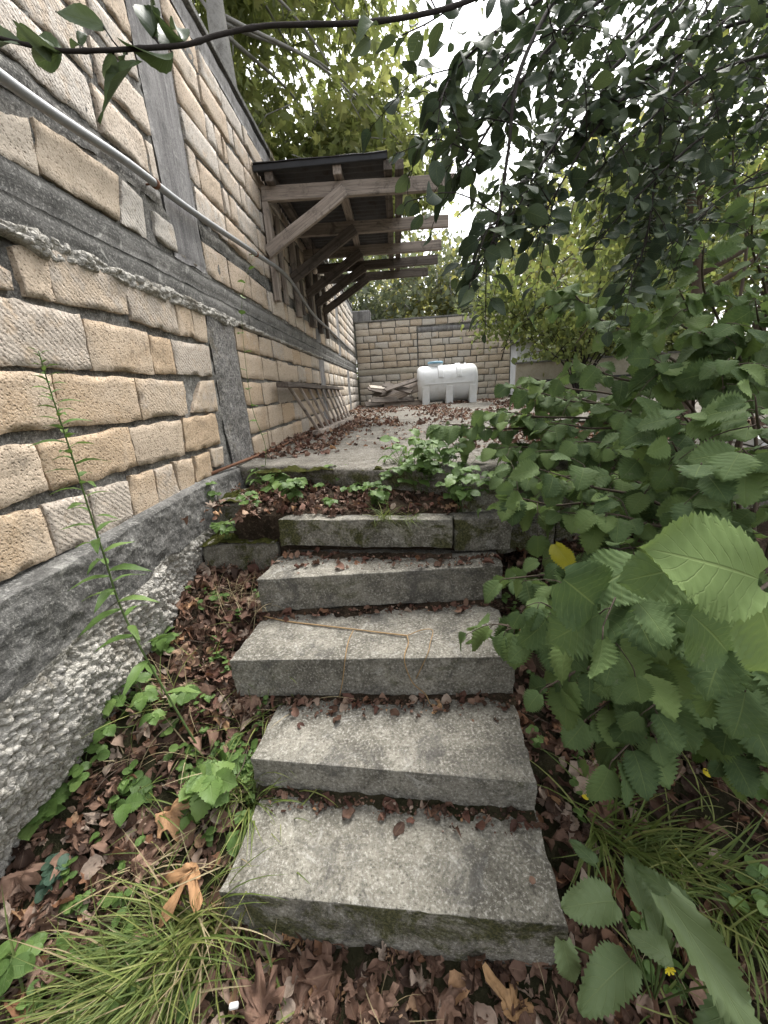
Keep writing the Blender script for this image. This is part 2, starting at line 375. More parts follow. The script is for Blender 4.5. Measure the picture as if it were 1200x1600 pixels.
ML_BGD = leafmat('distant_grey_green_leaf', ((.13, .155, .105), (.19, .22, .145), (.26, .28, .18)), 0, 4.0, .45, .6)
ML_HERB = leafmat('herb_leaf', ((.075, .135, .035), (.115, .20, .05), (.17, .26, .075)), .3, 5.0, .3, .5)
ML_BLUE = leafmat('blue_green_leaf', ((.05, .095, .065), (.065, .12, .08), (.08, .14, .09)), .2, 4.0, .25)
ML_DOCK = leafmat('broad_weed_leaf', ((.09, .14, .055), (.13, .185, .075), (.17, .22, .10)), .5, 6.0, .25, .55, holes=.08)
ML_GRASS = leafmat('grass_blade', ((.085, .13, .030), (.14, .19, .045), (.25, .27, .085)), 0, 3.0, .3, .5)
ML_STRAW = leafmat('dry_grass_blade', ((.28, .22, .12), (.36, .29, .17), (.42, .36, .22)), 0, 3.0, .2, .7)
ML_YUCCA = leafmat('spiky_rosette_leaf', ((.12, .16, .07), (.22, .25, .08), (.42, .42, .12)), 0, 3.0, .3, .5)
def deadmat(name, cols):
    b = MB(name); uv = b.n('UVMap', uv_map='UVMap').outputs[0]; sx = b.n('SeparateXYZ', {0: uv})
    u = b.math('ABSOLUTE', sx.outputs['X'])
    r = b.math('FRACT', b.math('ADD', b.n('ObjectInfo').outputs['Random'], b.math('MULTIPLY', b.n('Attribute', attribute_name='rnd').outputs['Fac'], 7.31)))
    v = b.pos(5.0); n1 = b.noise(v, 25, 6, .7); n2 = b.noise(v, 140, 4, .7)
    c = b.mix(b.ramp(r, .05, .45), cols[0], cols[1]); c = b.mix(b.ramp(r, .5, .75), c, cols[2]); c = b.mix(b.ramp(r, .82, 1.0), c, cols[3])
    c = b.mix(b.math('MULTIPLY', b.ramp(n1, .45, .68), .6), c, b.mix(.7, c, (.05, .028, .018)))
    c = b.mix(b.math('MULTIPLY', b.ramp(u, .05, .01), .4), c, b.mix(.5, c, (.45, .32, .2)))
    p = b.n('BsdfPrincipled', {'Base Color': c, 'Roughness': .7, 'Specular IOR Level': .25, 'Normal': b.bump(b.math('ADD', n1, b.math('MULTIPLY', n2, .4)), .6, .005)})
    tr = b.n('BsdfTranslucent', {'Color': c}); ms = b.n('MixShader', {0: .15})
    b.t.links.new(p.outputs[0], ms.inputs[1]); b.t.links.new(tr.outputs[0], ms.inputs[2]); b.t.links.new(ms.outputs[0], b.out.inputs[0]); return b.m
ML_DEAD = deadmat('dead_leaf', ((.17, .10, .07), (.28, .175, .125), (.37, .29, .23), (.43, .25, .13)))
ML_DEADDARK = deadmat('rotting_leaf', ((.05, .03, .022), (.10, .056, .038), (.16, .095, .068), (.22, .11, .06)))
ML_DEADRED = deadmat('red_brown_leaf', ((.085, .042, .032), (.15, .072, .052), (.22, .125, .092), (.30, .20, .15)))
ML_TAN = deadmat('tan_leaf', ((.42, .24, .12), (.46, .28, .14), (.5, .31, .17), (.52, .33, .19)))

# ------------------------------------------------------------------ leaf shapes
def blade_leaf(name, mat, wfun, n=14, across=2, pleat=0.0, veins=8, serr=0.0, droop=.15, fold=.12, wav=.03, seed=0, twist=0.0):
    rg = random.Random(seed); V, F, UV = [], [], []; ph = rg.random()*9
    for i in range(n+1):
        t = i/n; w = wfun(t)
        wi = w; ws = w*(1+serr*(1 if i % 2 else -1)*(.6+.8*rg.random())) if serr and 0 < i < n else w
        for k in range(-across, across+1):
            u = k/across
            w = ws if k in (-across, across) else wi; y = t+(serr*.18 if (i % 2 and k in (-across, across)) else 0)-(.05*abs(u)**2*(1-t/.25) if t < .25 else 0)
            z = -droop*t*t+fold*abs(u)*w + pleat*math.sin((t-.32*abs(u)*.5)*veins*2*math.pi)*abs(u)**.7*min(1, 5*t*(1-t))
            z += wav*math.sin(ph+7*t+3*u)*abs(u)
            a = twist*t; x = u*w
            V.append((x*math.cos(a), y, z+x*math.sin(a))); UV.append((u, t))
    m = 2*across+1
    for i in range(n):
        for k in range(m-1): F.append((i*m+k, i*m+k+1, (i+1)*m+k+1, (i+1)*m+k))
    return Tmpl(V, F, UV, mat, name)
def w_hazel(t): return .47*max(0, math.sin(math.pi*min(1, (t*.97+.025))**.86))**.62*(1-.25*t**3)*(1 if t < .85 else max(.0, (1-t)/.15)**.7)
def w_ovate(t): return .30*max(0, math.sin(math.pi*min(1, t)**.8))**.8
def w_plum(t): return .36*max(0, math.sin(math.pi*min(1, .02+.98*t)**.85))**.65*(1 if t < .8 else ((1-t)/.2)**.35)
def w_lance(t): return .13*max(0, math.sin(math.pi*t**.75))**.9
def w_dock(t): return .30*max(0, math.sin(math.pi*min(1, .04+t*.96)**.7))**.55
def w_round(t): return .42*max(0, math.sin(math.pi*t**.95))**.55
HAZEL = [blade_leaf('hazel_leaf', ML_HAZEL, w_hazel, 28, 3, .020, 8, .13, .10+.12*k, .10+.04*k, .05, k, .15*(k-1)) for k in range(4)]
BIGL = [blade_leaf('hazel_leaf', ML_HAZEL, w_hazel, 54, 3, .016, 9, .055, .12+.1*k, .08, .05, 100+k, .1*(k-1)) for k in range(3)]
YELLOW = blade_leaf('hazel_leaf', ML_YELLOW, w_hazel, 26, 3, .012, 8, .10, .2, .25, .06, 9)
PLUM = [blade_leaf('plum_leaf', ML_DARK, w_plum, 10, 2, .0, 7, .0, .1+.14*k, .08+.08*k, .04, k, .25*k) for k in range(3)]
OVER = [blade_leaf('branch_leaf', ML_BRANCH, lambda t: w_ovate(t)*.95, 16, 2, .004, 7, .03, .1+.2*k, .35+.25*k, .05, 20+k, .5*k-.4) for k in range(3)]
LANCE = [blade_leaf('lance_leaf', ML_HERB, w_lance, 8, 1, 0, 5, .05, .25+.2*k, .2, .02, k) for k in range(2)]
HERB = [blade_leaf('herb_leaf', ML_HERB, w_hazel, 16, 2, .01, 5, .09, .15+.15*k, .15, .04, 30+k) for k in range(3)]
ROUND = [blade_leaf('round_leaf', ML_HERB, w_round, 10, 2, .0, 5, .0, .15, .12, .04, 40+k) for k in range(2)]
BLUEL = [blade_leaf('blue_leaf', ML_BLUE, w_round, 10, 2, .0, 5, .03, .1, .12, .04, 50+k) for k in range(2)]
DOCK = [blade_leaf('broad_leaf', ML_DOCK, w_dock, 30, 3, .012, 6, .09, .25+.1*k, .12, .07, 60+k, .2*k) for k in range(3)]
BGL = {m: blade_leaf('leaf', m, lambda t: w_ovate(t)*1.2, 3, 1, 0, 3, 0, .15, .2, 0, 1) for m in (ML_BG, ML_BGY, ML_BGD)}
def palmate(name, mat, lobes=5, deep=.45, curl=.2, crump=.03, n=40, rings=2, seed=0, spread=2.5):
    rg = random.Random(seed); V = [(0, 0, 0)]; UV = [(0, 0)]; F = []; sd = rg.random()*40
    def rad(a):    # a from -pi..pi, 0 = tip
        b = 0
        for k in range(lobes):
            c = (k-(lobes-1)/2)*spread/(lobes-1)
            L = 1.0 if k == lobes//2 else (.86 if abs(k-lobes//2) == 1 else .55)
            b = max(b, L*max(0, 1-abs((a-c)/(.34)))**.75)
        return .30+deep*b*1.5 if abs(a) < spread/2+.35 else .16+.14*max(0, 1-(abs(a)-spread/2-.35))
    for j in range(1, rings+1):
        f = j/rings
        for i in range(n):
            a = -math.pi+2*math.pi*(i+.5)/n; r = rad(a)*f*(1+(.10*rg.uniform(-1, 1) if j == rings else 0))
            x, y = r*math.sin(a), r*math.cos(a)
            z = -curl*(r*r)*(.6+.8*math.sin(a*2+sd)) + crump*math.sin(9*x+sd)*math.cos(8*y+sd*2)*2 + crump*fbm(x*3+sd, y*3, 0)*3*f
            V.append((x, y+.12, z)); UV.append((math.sin(a*2.5)*f, f))
    for i in range(n):
        i2 = (i+1) % n; F.append((0, 1+i2, 1+i))
        for j in range(rings-1):
            p = 1+j*n; F.append((p+i, p+i2, p+n+i2, p+n+i))
    return Tmpl(V, F, UV, mat, name)
DEADP = [palmate('fallen_leaf', ML_DEAD, 5, .40, .25+.35*(k % 3), .05+.02*k, 44, 4, k) for k in range(5)]
DEADPD = [palmate('fallen_leaf', ML_DEADDARK, 5, .35, .3+.4*(k % 3), .06, 36, 3, 10+k) for k in range(3)]
DEADO = [blade_leaf('fallen_leaf', ML_DEAD, w_round, 9, 2, .01, 5, .05, .3*k-.2, .5*k, .12, 70+k, .6*k) for k in range(3)]
DEADOD = [blade_leaf('fallen_leaf', ML_DEADDARK, w_round, 8, 2, .01, 5, .05, .4*k-.3, .5*k, .14, 80+k, .8*k-.5) for k in range(3)]
DEADR = [blade_leaf('fallen_leaf', ML_DEADRED, w_round, 7, 1, .0, 5, .05, .4*k-.3, .6*k, .12, 90+k, .8*k-.5) for k in range(3)]
TANP = palmate('fallen_leaf', ML_TAN, 3, .62, .5, .05, 44, 4, 21, 2.0)
MAPLE = [palmate('leaf', ML_MAPLE, 5, .62, .3+.3*k, .02, 25, 1, 30+k) for k in range(2)]
def grass_tmpl(name, mat, w=.012, arch=.6, n=7, seed=0):
    V, F, UV = [], [], []
    for i in range(n+1):
        t = i/n; a = arch*t*1.6
        y = math.sin(a)/max(arch*1.6, .01) if arch > .01 else t; z = -(1-math.cos(a))/max(arch*1.6, .01)
        ww = w*(1-t**2.2)+.0008
        for u in (-1, 0, 1): V.append((u*ww, y, z+abs(u)*ww*.5)); UV.append((u, t))
    for i in range(n):
        for k in (0, 1): F.append((i*3+k, i*3+k+1, i*3+k+4, i*3+k+3))
    return Tmpl(V, F, UV, mat, name)
BLADE = [grass_tmpl('grass_blade', ML_GRASS, .011, .3+.35*k, seed=k) for k in range(4)]
STRAW = [grass_tmpl('dry_blade', ML_STRAW, .008, .2+.4*k) for k in range(3)]
SPIKE = [grass_tmpl('spike_leaf', ML_YUCCA, .035, .25+.3*k) for k in range(3)]

# ================================================================== SETTING: ground
Z_PLAT = -.47
GL = [(-.5, -1.70), (.45, -1.64), (.75, -1.60), (1.1, -1.46), (1.5, -1.27), (1.9, -1.10), (2.4, -.93), (2.9, -.80), (3.2, -.72)]
GR = [(-.5, -1.70), (.45, -1.64), (.8, -1.58), (1.2, -1.44), (1.7, -1.30), (2.3, -1.14), (2.9, -1.02), (3.2, -.98)]
def ground_z(x, y):
    if x < -1.62: return .55 if x < -1.75 else -.6
    if y > 3.2: return -.90 if (x < 9 and y < 13.6) else -.62+.02*(y-13)*(y < 40)
    k = min(1, max(0, (x+.5)/1.0)); z = lerp_tab(y, GL)*(1-k)+lerp_tab(y, GR)*k
    if x > .75: z += .05*(min(x, 4)-.75)
    if x < -.55: z += .10*(-.55-x)/.5
    return z+.030*fbm(x, y, 3, 2.3)+.012*fbm(x, y, 5, 9)
xs = [-300, -120, -60, -30, -15, -8, -4, -2.5, -1.76, -1.74, -1.63, -1.6]+[-1.56+.035*i for i in range(135)]+[3.4, 4, 5, 6.5, 8.9, 9.1, 12, 18, 30, 60, 120, 300]
ys = [-30, -8, -3, -1.2]+[-.6+.035*i for i in range(110)]+[3.5, 5, 8, 11, 13.5, 13.7, 17, 25, 40, 70, 130, 300]
GV = [(x, y, ground_z(x, y)) for y in ys for x in xs]; nx = len(xs)
GF = [(j*nx+i, j*nx+i+1, (j+1)*nx+i+1, (j+1)*nx+i) for j in range(len(ys)-1) for i in range(nx-1)]
tag(obj('ground', GV, GF, MAT_SOIL, origin=(0, 0, 0)), kind='structure')

# ================================================================== left wall
WX = -1.25
wall = thing('stone_wall', 'long tan limestone block wall with concrete beams and pillars, left of the steps', 'wall', (-1.45, 6, -.5))
blocks = []      # (polygon in (y,z), material, proud)
def trace(pts, mat=MAT_STONE, proud=0.0):
    c_ = (sum(p[0] for p in pts)/4, sum(p[1] for p in pts)/4); q = [onX(c_[0]+(p[0]-c_[0])*1.03, c_[1]+(p[1]-c_[1])*1.035) for p in pts]; blocks.append(([(v.y, v.z) for v in q], mat, proud))
near = [[(-30,400),(10,425),(17,455),(-30,445)], [(15,383),(63,390),(82,470),(35,463)], [(68,390),(187,432),(197,490),(84,473)],
 [(189,435),(263,460),(277,522),(205,500)], [(268,468),(292,477),(302,527),(279,522)], [(295,478),(317,487),(322,535),(303,529)],
 [(-40,456),(120,494),(138,577),(-40,568)], [(126,498),(225,520),(237,583),(142,578)], [(229,525),(262,531),(272,583),(240,583)], [(265,532),(323,542),(329,588),(275,583)],
 [(-40,578),(73,586),(88,668),(-40,680)], [(79,587),(204,591),(217,656),(95,667)], [(208,592),(283,597),(291,645),(222,654)], [(309,598),(331,595),(339,642),(300,644)],
 [(-40,702),(48,694),(69,764),(-40,808)], [(53,694),(195,668),(210,728),(77,767)], [(199,670),(279,657),(286,710),(215,728)], [(284,655),(333,647),(342,693),(290,706)],
 [(-40,818),(57,794),(81,866),(-20,915)], [(64,788),(129,773),(146,842),(86,864)], [(135,767),(195,752),(204,812),(150,834)], [(199,745),(235,737),(246,792),(207,808)],
 [(239,735),(264,726),(279,777),(248,789)], [(269,723),(297,716),(302,764),(283,776)], [(301,714),(323,707),(329,741),(306,752)], [(326,703),(345,699),(347,726),(332,730)],
 [(-40,172),(40,186),(57,273),(-40,222)], [(48,184),(181,274),(184,345),(63,271)], [(187,280),(219,311),(227,372),(189,348)], [(236,330),(303,378),(306,416),(245,372)]]
for i, q in enumerate(near): trace(q, MAT_STONE if i < 26 else MAT_STONE_FAR, .008 if i < 26 else .004)
def row(z0, z1, y0, y1, mat, lmin=.30, lmax=.47, gap=.014, narrow=.18):
    y = y0
    while y < y1-.04:
        L = random.uniform(.09, .18) if random.random() < narrow else random.uniform(lmin, lmax)
        gap = random.uniform(.010, .034) if mat is MAT_STONE_PALE else random.uniform(.009, .02)
        e = min(y+L, y1)
        if y1-e < .07: e = y1
        j = lambda: random.uniform(-.009, .009)
        blocks.append(([(y+gap/2, z1-gap/2+j()), (e-gap/2, z1-gap/2+j()), (e-gap/2+j(), z0+gap/2+j()), (y+gap/2+j(), z0+gap/2+j())], mat, random.uniform(-.004, .006)))
        y = e
ROWS_LOW = [(-.52, -.30), (-.29, -.075), (-.065, .145), (.155, .365), (.375, .555)]
ROWS_UP = [(.83, 1.035), (1.15, 1.345), (1.36, 1.55), (1.565, 1.745), (1.76, 1.945), (1.96, 2.14), (2.15, 2.31)]
PIL_LOW = [(2.81, 3.26), (6.75, 7.2), (10.6, 11.0)]
PIL_UP = [(2.56, 2.96), (6.75, 7.15), (9.35, 9.75)]
for z0, z1 in ROWS_LOW:
    for a, b in ((3.27, 6.74), (7.21, 10.59), (11.01, 13.3)): row(z0, z1, a, b, MAT_STONE if a < 7 else MAT_STONE_FAR, .38, .6)
for i, (z0, z1) in enumerate(ROWS_UP):
    if i: row(z0, z1, 1.15 if i < 3 else 1.3, 2.55, MAT_STONE_PALE, .36, .55, narrow=.1)
    for a, b in ((2.97, 6.74), (7.16, 9.34), (9.76, 13.3)): row(z0, z1, a, b, MAT_STONE_PALE, .34, .52)
def block_geo(poly, proud, nu, nv, depth=.05, bulge=.001, face='x', plane=WX, sgn=1):
    (ya, za), (yb, zb), (yc, zc), (yd, zd) = poly     # TL TR BR BL
    sd = random.random()*99; V, F = [], []
    cy = (ya+yb+yc+yd)/4; cz = (za+zb+zc+zd)/4
    def P(u, v, back):
        k = .05; U = u*math.sqrt(1-.5*k*v**6); W = v*math.sqrt(1-.5*k*u**6)
        s, t = (U+1)/2, (1-W)/2
        y = (ya*(1-s)+yb*s)*(1-t)+(yd*(1-s)+yc*s)*t; z = (za*(1-s)+zb*s)*(1-t)+(zd*(1-s)+zc*s)*t
        e = max(abs(u), abs(v))
        if e > .99:
            y += .011*fbm(y*11+sd, z*11, 1, 1, 5); z += .011*fbm(y*11, z*11+sd, 2, 1, 5)
        o = proud+.002*fbm(y*4+sd, z*4, sd, 1, 2)+.0032*fbm(y*16+sd, z*16, sd, 1, 4)-.010*max(0, fbm(y*7+sd, z*7, sd+3, 1, 3)-.25)
        if e > .99: o -= .002+.009*max(0, fbm(y*9, z*9, sd, 1, 3))
        return (o if not back else -depth, y, z)
    cu = lambda i, n: (-1, -.975)[i] if i < 2 and n > 3 else ((1, .975)[n-i] if n-i < 2 and n > 3 else -1+2*i/n)
    for j in range(nv+1):
        for i in range(nu+1): V.append(P(cu(i, nu), cu(j, nv), False))
    for j in range(nv):
        for i in range(nu): F.append((j*(nu+1)+i, j*(nu+1)+i+1, (j+1)*(nu+1)+i+1, (j+1)*(nu+1)+i))
    ring = [i for i in range(nu)]+[nu+(nu+1)*j for j in range(nv)]+[nv*(nu+1)+nu-i for i in range(nu)]+[(nv-j)*(nu+1) for j in range(nv)]
    a0 = len(V); V += [V[k] for k in ring]; b0 = len(V); m = len(ring)
    for k in ring: o, y, z = V[k]; V.append((-depth, y+(cy-y)*.03, z+(cz-z)*.03))
    for k in range(m): F.append((a0+k, b0+k, b0+(k+1) % m, a0+(k+1) % m))
    return [(plane+sgn*o, y, z) for o, y, z in V], F
blocks.sort(key=lambda b: math.hypot(b[0][0][0]+.6, b[0][0][1]*.6))
n_in = 0; rest = Acc()
for poly, mat, proud in blocks:
    d = (poly[0][0]+poly[1][0])/2
    nu, nv = (16, 12) if d < 3 else ((9, 8) if d < 6 else (5, 5))
    V, F = block_geo(poly, proud+(.006 if mat is not MAT_STONE_PALE else .004)+(.006 if d > 3.2 else 0), nu, nv)
    if n_in < 300: o_ = obj('stone_block', V, F, mat, wall); n_in += 1
    else: rest.add(V, F)
if rest.V: tag(rest.build('stone_blocks_far', MAT_STONE_PALE, wall), kind='stuff')
print('wall blocks', len(blocks))
# mortar bed behind the blocks, rough face
def mort(u, v):
    y = .2+13.2*(u**1.6); z = -.60+3.0*v
    return (WX-.008+.014*fbm(y*8, z*8, 2, 1, 4)+.010*fbm(y*30, z*30, 7, 1, 3), y, z)
V, F = grid_vf(420, 110, mort)
nb = len(V); V += [(-1.6, .2, -.6), (-1.6, 13.4, -.6), (-1.6, 13.4, 2.4), (-1.6, .2, 2.4)]
tl, tr, br, bl = 0, 420, len(V)-5, len(V)-5-420
F += [(nb, nb+3, nb+2, nb+1), (nb+3, bl, br, nb+2), (nb, tl, bl, nb+3), (nb+1, nb+2, br, tr)]
obj('mortar_bed', V, F, MAT_MORTAR, wall)
# concrete beam with board joint, in casting lengths
def rough_bar(name, y0, y1, z0, z1, x, mat, step=.03, amp=.006, groove=None, edge=.014, depth=.06, lipz=None):
    nu = max(4, int((y1-y0)/step)); nv = max(4, int((z1-z0)/step)); sd = random.random()*50
    def fn(u, v):
        y = y0+(y1-y0)*u; z = z0+(z1-z0)*v
        eu = min(u, 1-u)*(y1-y0); ev = min(v, 1-v)*(z1-z0)
        o = amp*fbm(y*5, z*5, sd, 1, 4)
        if ev < 1e-6: z += edge*fbm(y*6, sd, 0, 1, 4)
        if eu < 1e-6: y += edge*.7*fbm(z*6, sd, 3, 1, 4)
        if min(eu, ev) < 1e-6: o -= .012
        if groove and abs(z-groove) < .006: o -= .008
        if lipz and z < lipz: o += .012*max(0, fbm(y*3, 1, sd, 1, 3))-.006
        return (x+o, y, z)
    V, F = grid_vf(nu, nv, fn); w = nu+1
    ring = [i for i in range(nu)]+[nu+w*j for j in range(nv)]+[nv*w+nu-i for i in range(nu)]+[(nv-j)*w for j in range(nv)]
    b0 = len(V); V += [(x-depth, V[k][1], V[k][2]) for k in ring]; m = len(ring)
    F += [(ring[k], ring[(k+1) % m], b0+(k+1) % m, b0+k) for k in range(m)]
    return obj(name, V, F, mat, wall)
rough_bar('concrete_beam', .3, 13.3, .585, .690, WX+.022, MAT_BEAM, .026, .007, edge=.008)
rough_bar('concrete_beam', .3, 13.3, .694, .808, WX+.016, MAT_BEAM, .028, .007, edge=.008)
for a, b in PIL_LOW: rough_bar('concrete_pillar', a, b, -.55, .57, WX+.014, MAT_GRAVEL if a < 3 else MAT_PILLAR, .022, .014)
for a, b in PIL_UP: rough_bar('concrete_pillar', a, b, .82, 2.31, WX+.012, MAT_PILLAR, .03, .005)
rough_bar('top_beam', 1.0, 13.3, 2.325, 2.47, WX+.012, MAT_PILLAR, .04, .005)
beam('coping', (-1.42, 1.0, 2.50), (-1.42, 13.4, 2.50), .40, .045, MAT_BEAM, wall)
rough_bar('mortar_ledge', 1.0, 2.55, 1.045, 1.14, WX+.006, MAT_MORTAR, .02, .02)
rough_bar('mortar_ledge', 2.97, 4.4, 1.045, 1.14, WX+.004, MAT_MORTAR, .02, .012)
# leaked aggregate fringe along the beam's lower edge, and aggregate on the first pillar
def pebbles(name, y0, y1, zf, h, x, mat, parent, nu, nv, amp=.030):
    def fn(u, v):
        y = y0+(y1-y0)*u; zz = zf(y); hh = h*(.75+.5*fbm(y*4, 0, 4, 1, 3)); z = zz+hh*(v-.5)
        d, pts = mnoise.voronoi(Vector((y*38, z*38, 0)))
        o = amp*(.9-1.5*d[0]**2)*math.sin(math.pi*v)**.5 + .02*fbm(y*6, z*6, 1)
        return (x+o-(.02 if v in (0, 1) else 0), y, z)
    V, F = grid_vf(nu, nv, fn); return obj(name, V, F, mat, parent)
pebbles('aggregate_fringe', .35, 3.3, lambda y: .572+.01*fbm(y*3, 9, 0), .10, WX+.016, MAT_AGG, wall, 340, 12)
pebbles('aggregate_fringe', 3.3, 7.0, lambda y: .578, .05, WX+.018, MAT_AGG, wall, 160, 6)
# foundation: smooth rendered band above, washed-out aggregate below
def found(u, v):
    y = .15+3.05*u; top = -.50-.02*math.sin(y*2); bot = -1.42+.10*fbm(y*2, 0, 0)
    zs = top-.26-.05*fbm(y*2.5, 1, 0, 1, 4); z = top+(bot-top)*v
    x = -1.185+.008*fbm(y*5, z*5, 0, 1, 4)
    if v == 0: return (WX-.02, y, top+.02)
    if z < zs:
        d, _ = mnoise.voronoi(Vector((y*38, z*42, x*10))); d2, _ = mnoise.voronoi(Vector((y*70, z*75, 4)))
        k = min(1, (zs-z)/.05)
        x += k*(.024*(.6-1.5*d[0]**2)+.010*(.6-1.5*d2[0]**2)+.035*fbm(y*3.5, z*3.5, 5, 1, 3)-.015)
        x -= max(0, (-1.08-z))*.45
    else: x += .010*(fbm(y*14, z*14, 3, 1, 3))
    return (x, y, z)
Vf, Ff = grid_vf(480, 170, found)
fd = obj('foundation', Vf, Ff, MAT_AGG, wall)
fd.data.materials.append(MAT_BEAM)
for p in fd.data.polygons:
    c = p.center+fd.location; y = c.y+wall.location.y; z = c.z+wall.location.z
    if z > -.76-.02*math.sin(y*2)-.05*fbm(y*2.5, 1, 0, 1, 4): p.material_index = 1

# ------------------------------------------------------------------ back wall
BY = 13.4
bw = thing('stone_wall', 'far limestone block wall closing the platform behind the white tank', 'wall', (1.2, BY+.2, -.5))
V, F = grid_vf(150, 70, lambda u, v: (-1.22+4.97*u, BY+.02-.012*fbm(u*40, v*22, 2, 1, 3), -.6+2.68*v))
nb = len(V); V += [(-1.22, BY+.4, -.6), (3.75, BY+.4, -.6), (3.75, BY+.4, 2.08), (-1.22, BY+.4, 2.08)]; b_ = 70*151
F += [(b_, b_+150, nb+2, nb+3), (0, b_, nb+3, nb), (150, nb+1, nb+2, b_+150), (nb, nb+3, nb+2, nb+1)]
obj('mortar_bed', V, F, MAT_MORTAR, bw)
def brow(z0, z1, x0, x1):
    x = x0
    while x < x1-.05:
        L = random.uniform(.18, .25) if random.random() < .22 else random.uniform(.38, .46)
        e = min(x+L, x1); e = x1 if x1-e < .1 else e
        j = lambda: random.uniform(-.008, .008)
        V, F = block_geo([(x+.012, z1-.012+j()), (e-.012, z1-.012+j()), (e-.012+j(), z0+.012+j()), (x+.012+j(), z0+.012+j())], random.uniform(.004, .02), 5, 5, .06)
        obj('stone_block', [(y, BY-(o-WX), z) for o, y, z in V], [f[::-1] for f in F], MAT_STONE_FAR, bw); x = e
zr = [-.52+.199*k for k in range(14)]
for k in range(13):
    if k == 5: brow(zr[k], zr[k+1], .78, 3.72)
    else: brow(zr[k]+ (.0 if k < 11 else .0), zr[k+1]-.0, -1.2, .76 if k < 12 else 3.72); 
    if k not in (5, 11, 12): brow(zr[k], zr[k+1], .78, 3.72)
def face_bar(name, x0, x1, z0, z1, par, y, mat):
    V, F = grid_vf(int((x1-x0)/.06), 4, lambda u, v: (x0+(x1-x0)*u, y-.012*fbm(u*20, v*4, 1, 1, 3)+(.03 if v in (0, 1) else 0), z0+(z1-z0)*v+(.02*fbm(u*15, v, 3) if v in (0, 1) else 0)))
    return obj(name, V, F, mat, par)
face_bar('concrete_band', -1.2, .78, zr[5]+.01, zr[6]-.01, bw, BY-.02, MAT_RENDER)
face_bar('concrete_band', .80, 3.72, zr[11]+.01, zr[11]+.15, bw, BY-.025, MAT_PILLAR)
beam('coping', (-1.2, BY+.19, 2.09), (3.76, BY+.19, 2.09), .44, .05, MAT_BEAM, bw)
cb = thing('concrete_block', 'loose grey concrete block lying on top of the far wall', 'block', (-1.0, BY+.2, 2.115))
def cblock(par, c, sx, sy, sz):
    bm = box_bm(sx, sy, sz, .012); me = bpy.data.meshes.new('body'); bm.to_mesh(me); bm.free()
    return link('body', me, MAT_PILLAR, par, Matrix.Translation(c))
cblock(cb, Vector((-1.0, BY+.2, 2.115+.15)), .62, .3, .3)
beam('lifting_rib', (-1.28, BY+.2, 2.43), (-.72, BY+.2, 2.43), .12, .03, MAT_PILLAR, cb)
# low wall + rail + white building to the right
lw = thing('low_wall', 'low beige rendered wall with a black rail, right of the far wall', 'wall', (5.8, 12.6, -.5))
beam('wall_body', (3.78, 12.9, .02), (9.5, 12.2, .02), .18, 1.0, MAT_RENDER, lw, bev=.01)
beam('wall_cap', (3.76, 12.9, .54), (9.5, 12.2, .54), .26, .05, MAT_BEAM, lw)
beam('rail', (3.8, 12.72, -.02), (9.4, 12.0, -.02), .05, .06, MAT_DARKRAIL, lw)
hs = thing('shed', 'white walled low shed standing beyond the low beige wall', 'shed', (8, 17, -.5))
bm = box_bm(7, 3, 1.9, .01); me = bpy.data.meshes.new('wall'); bm.to_mesh(me); bm.free(); link('wall', me, MAT_WHITEWASH, hs, Matrix.Translation((8.2, 17.5, .45)))
bm = box_bm(7.6, 3.6, .12, .01); me = bpy.data.meshes.new('roof'); bm.to_mesh(me); bm.free(); link('roof', me, MAT_PILLAR, hs, Matrix.Translation((8.2, 17.5, 1.46)))
bm = box_bm(.9, .05, 1.6, .01); me = bpy.data.meshes.new('door'); bm.to_mesh(me); bm.free(); dr = link('door', me, MAT_WOOD_DARK, hs, Matrix.Translation((9.6, 15.97, .3))); beam('handle', (9.3, 15.92, .4), (9.3, 15.92, .55), .03, .03, MAT_PIPE, dr, up=Vector((0, 1, 0)))

# ================================================================== platform, steps
def slab_geo(corners_top, z_top, z_bot, cuts, amp, seed, zs=None):
    """a slab from four plan corners (front-left, front-right, back-right, back-left)"""
    bm = bmesh.new(); zt = zs or [z_top]*4
    t = [bm.verts.new((c[0], c[1], zt[i])) for i, c in enumerate(corners_top)]; b = [bm.verts.new((c[0], c[1], z_bot)) for c in corners_top]
    bm.faces.new(t); bm.faces.new(b[::-1])
    for i in range(4): bm.faces.new((b[i], b[(i+1) % 4], t[(i+1) % 4], t[i]))
    bmesh.ops.subdivide_edges(bm, edges=list(bm.edges), cuts=cuts, use_grid_fill=True)
    bm.normal_update(); mv = []
    for v in bm.verts:
        p = v.co; e = 2.0 if len({tuple(round(x) for x in f.normal) for f in v.link_faces}) > 1 else 1.0
        mv.append((v, v.normal*(amp*e*(.55*fbm(p.x*3+seed, p.y*3, p.z*3, 1, 2)+.9*fbm(p.x*13+seed, p.y*13, p.z*13, 1, 5)-.15*(e > 1)))))
    for v, d in mv: v.co += d
    V = [v.co.copy() for v in bm.verts]; bm.verts.index_update(); F = [tuple(v.index for v in f.verts) for f in bm.faces]; bm.free()
    return V, F
def slab_obj(name, corners, z_top, z_bot, mat, cuts=22, amp=.006, bev=.010, zs=None, parent=None):
    V, F = slab_geo(corners, z_top, z_bot, cuts, amp, random.random()*60, zs)
    return bevel_mod(obj(name, V, F, mat, parent), bev, 2)
ZS = [-1.41, -1.27, -1.07, -.87, -.66]
front = [((342, 1393), (886, 1447)), ((390, 1185), (838, 1223)), ((359, 1032), (806, 1026)), ((401, 906), (786, 884)), ((434, 812), (706, 812))]
thick = [.22, .15, .195, .185, .16]; deep = [.50, .55, .55, .5, .30]
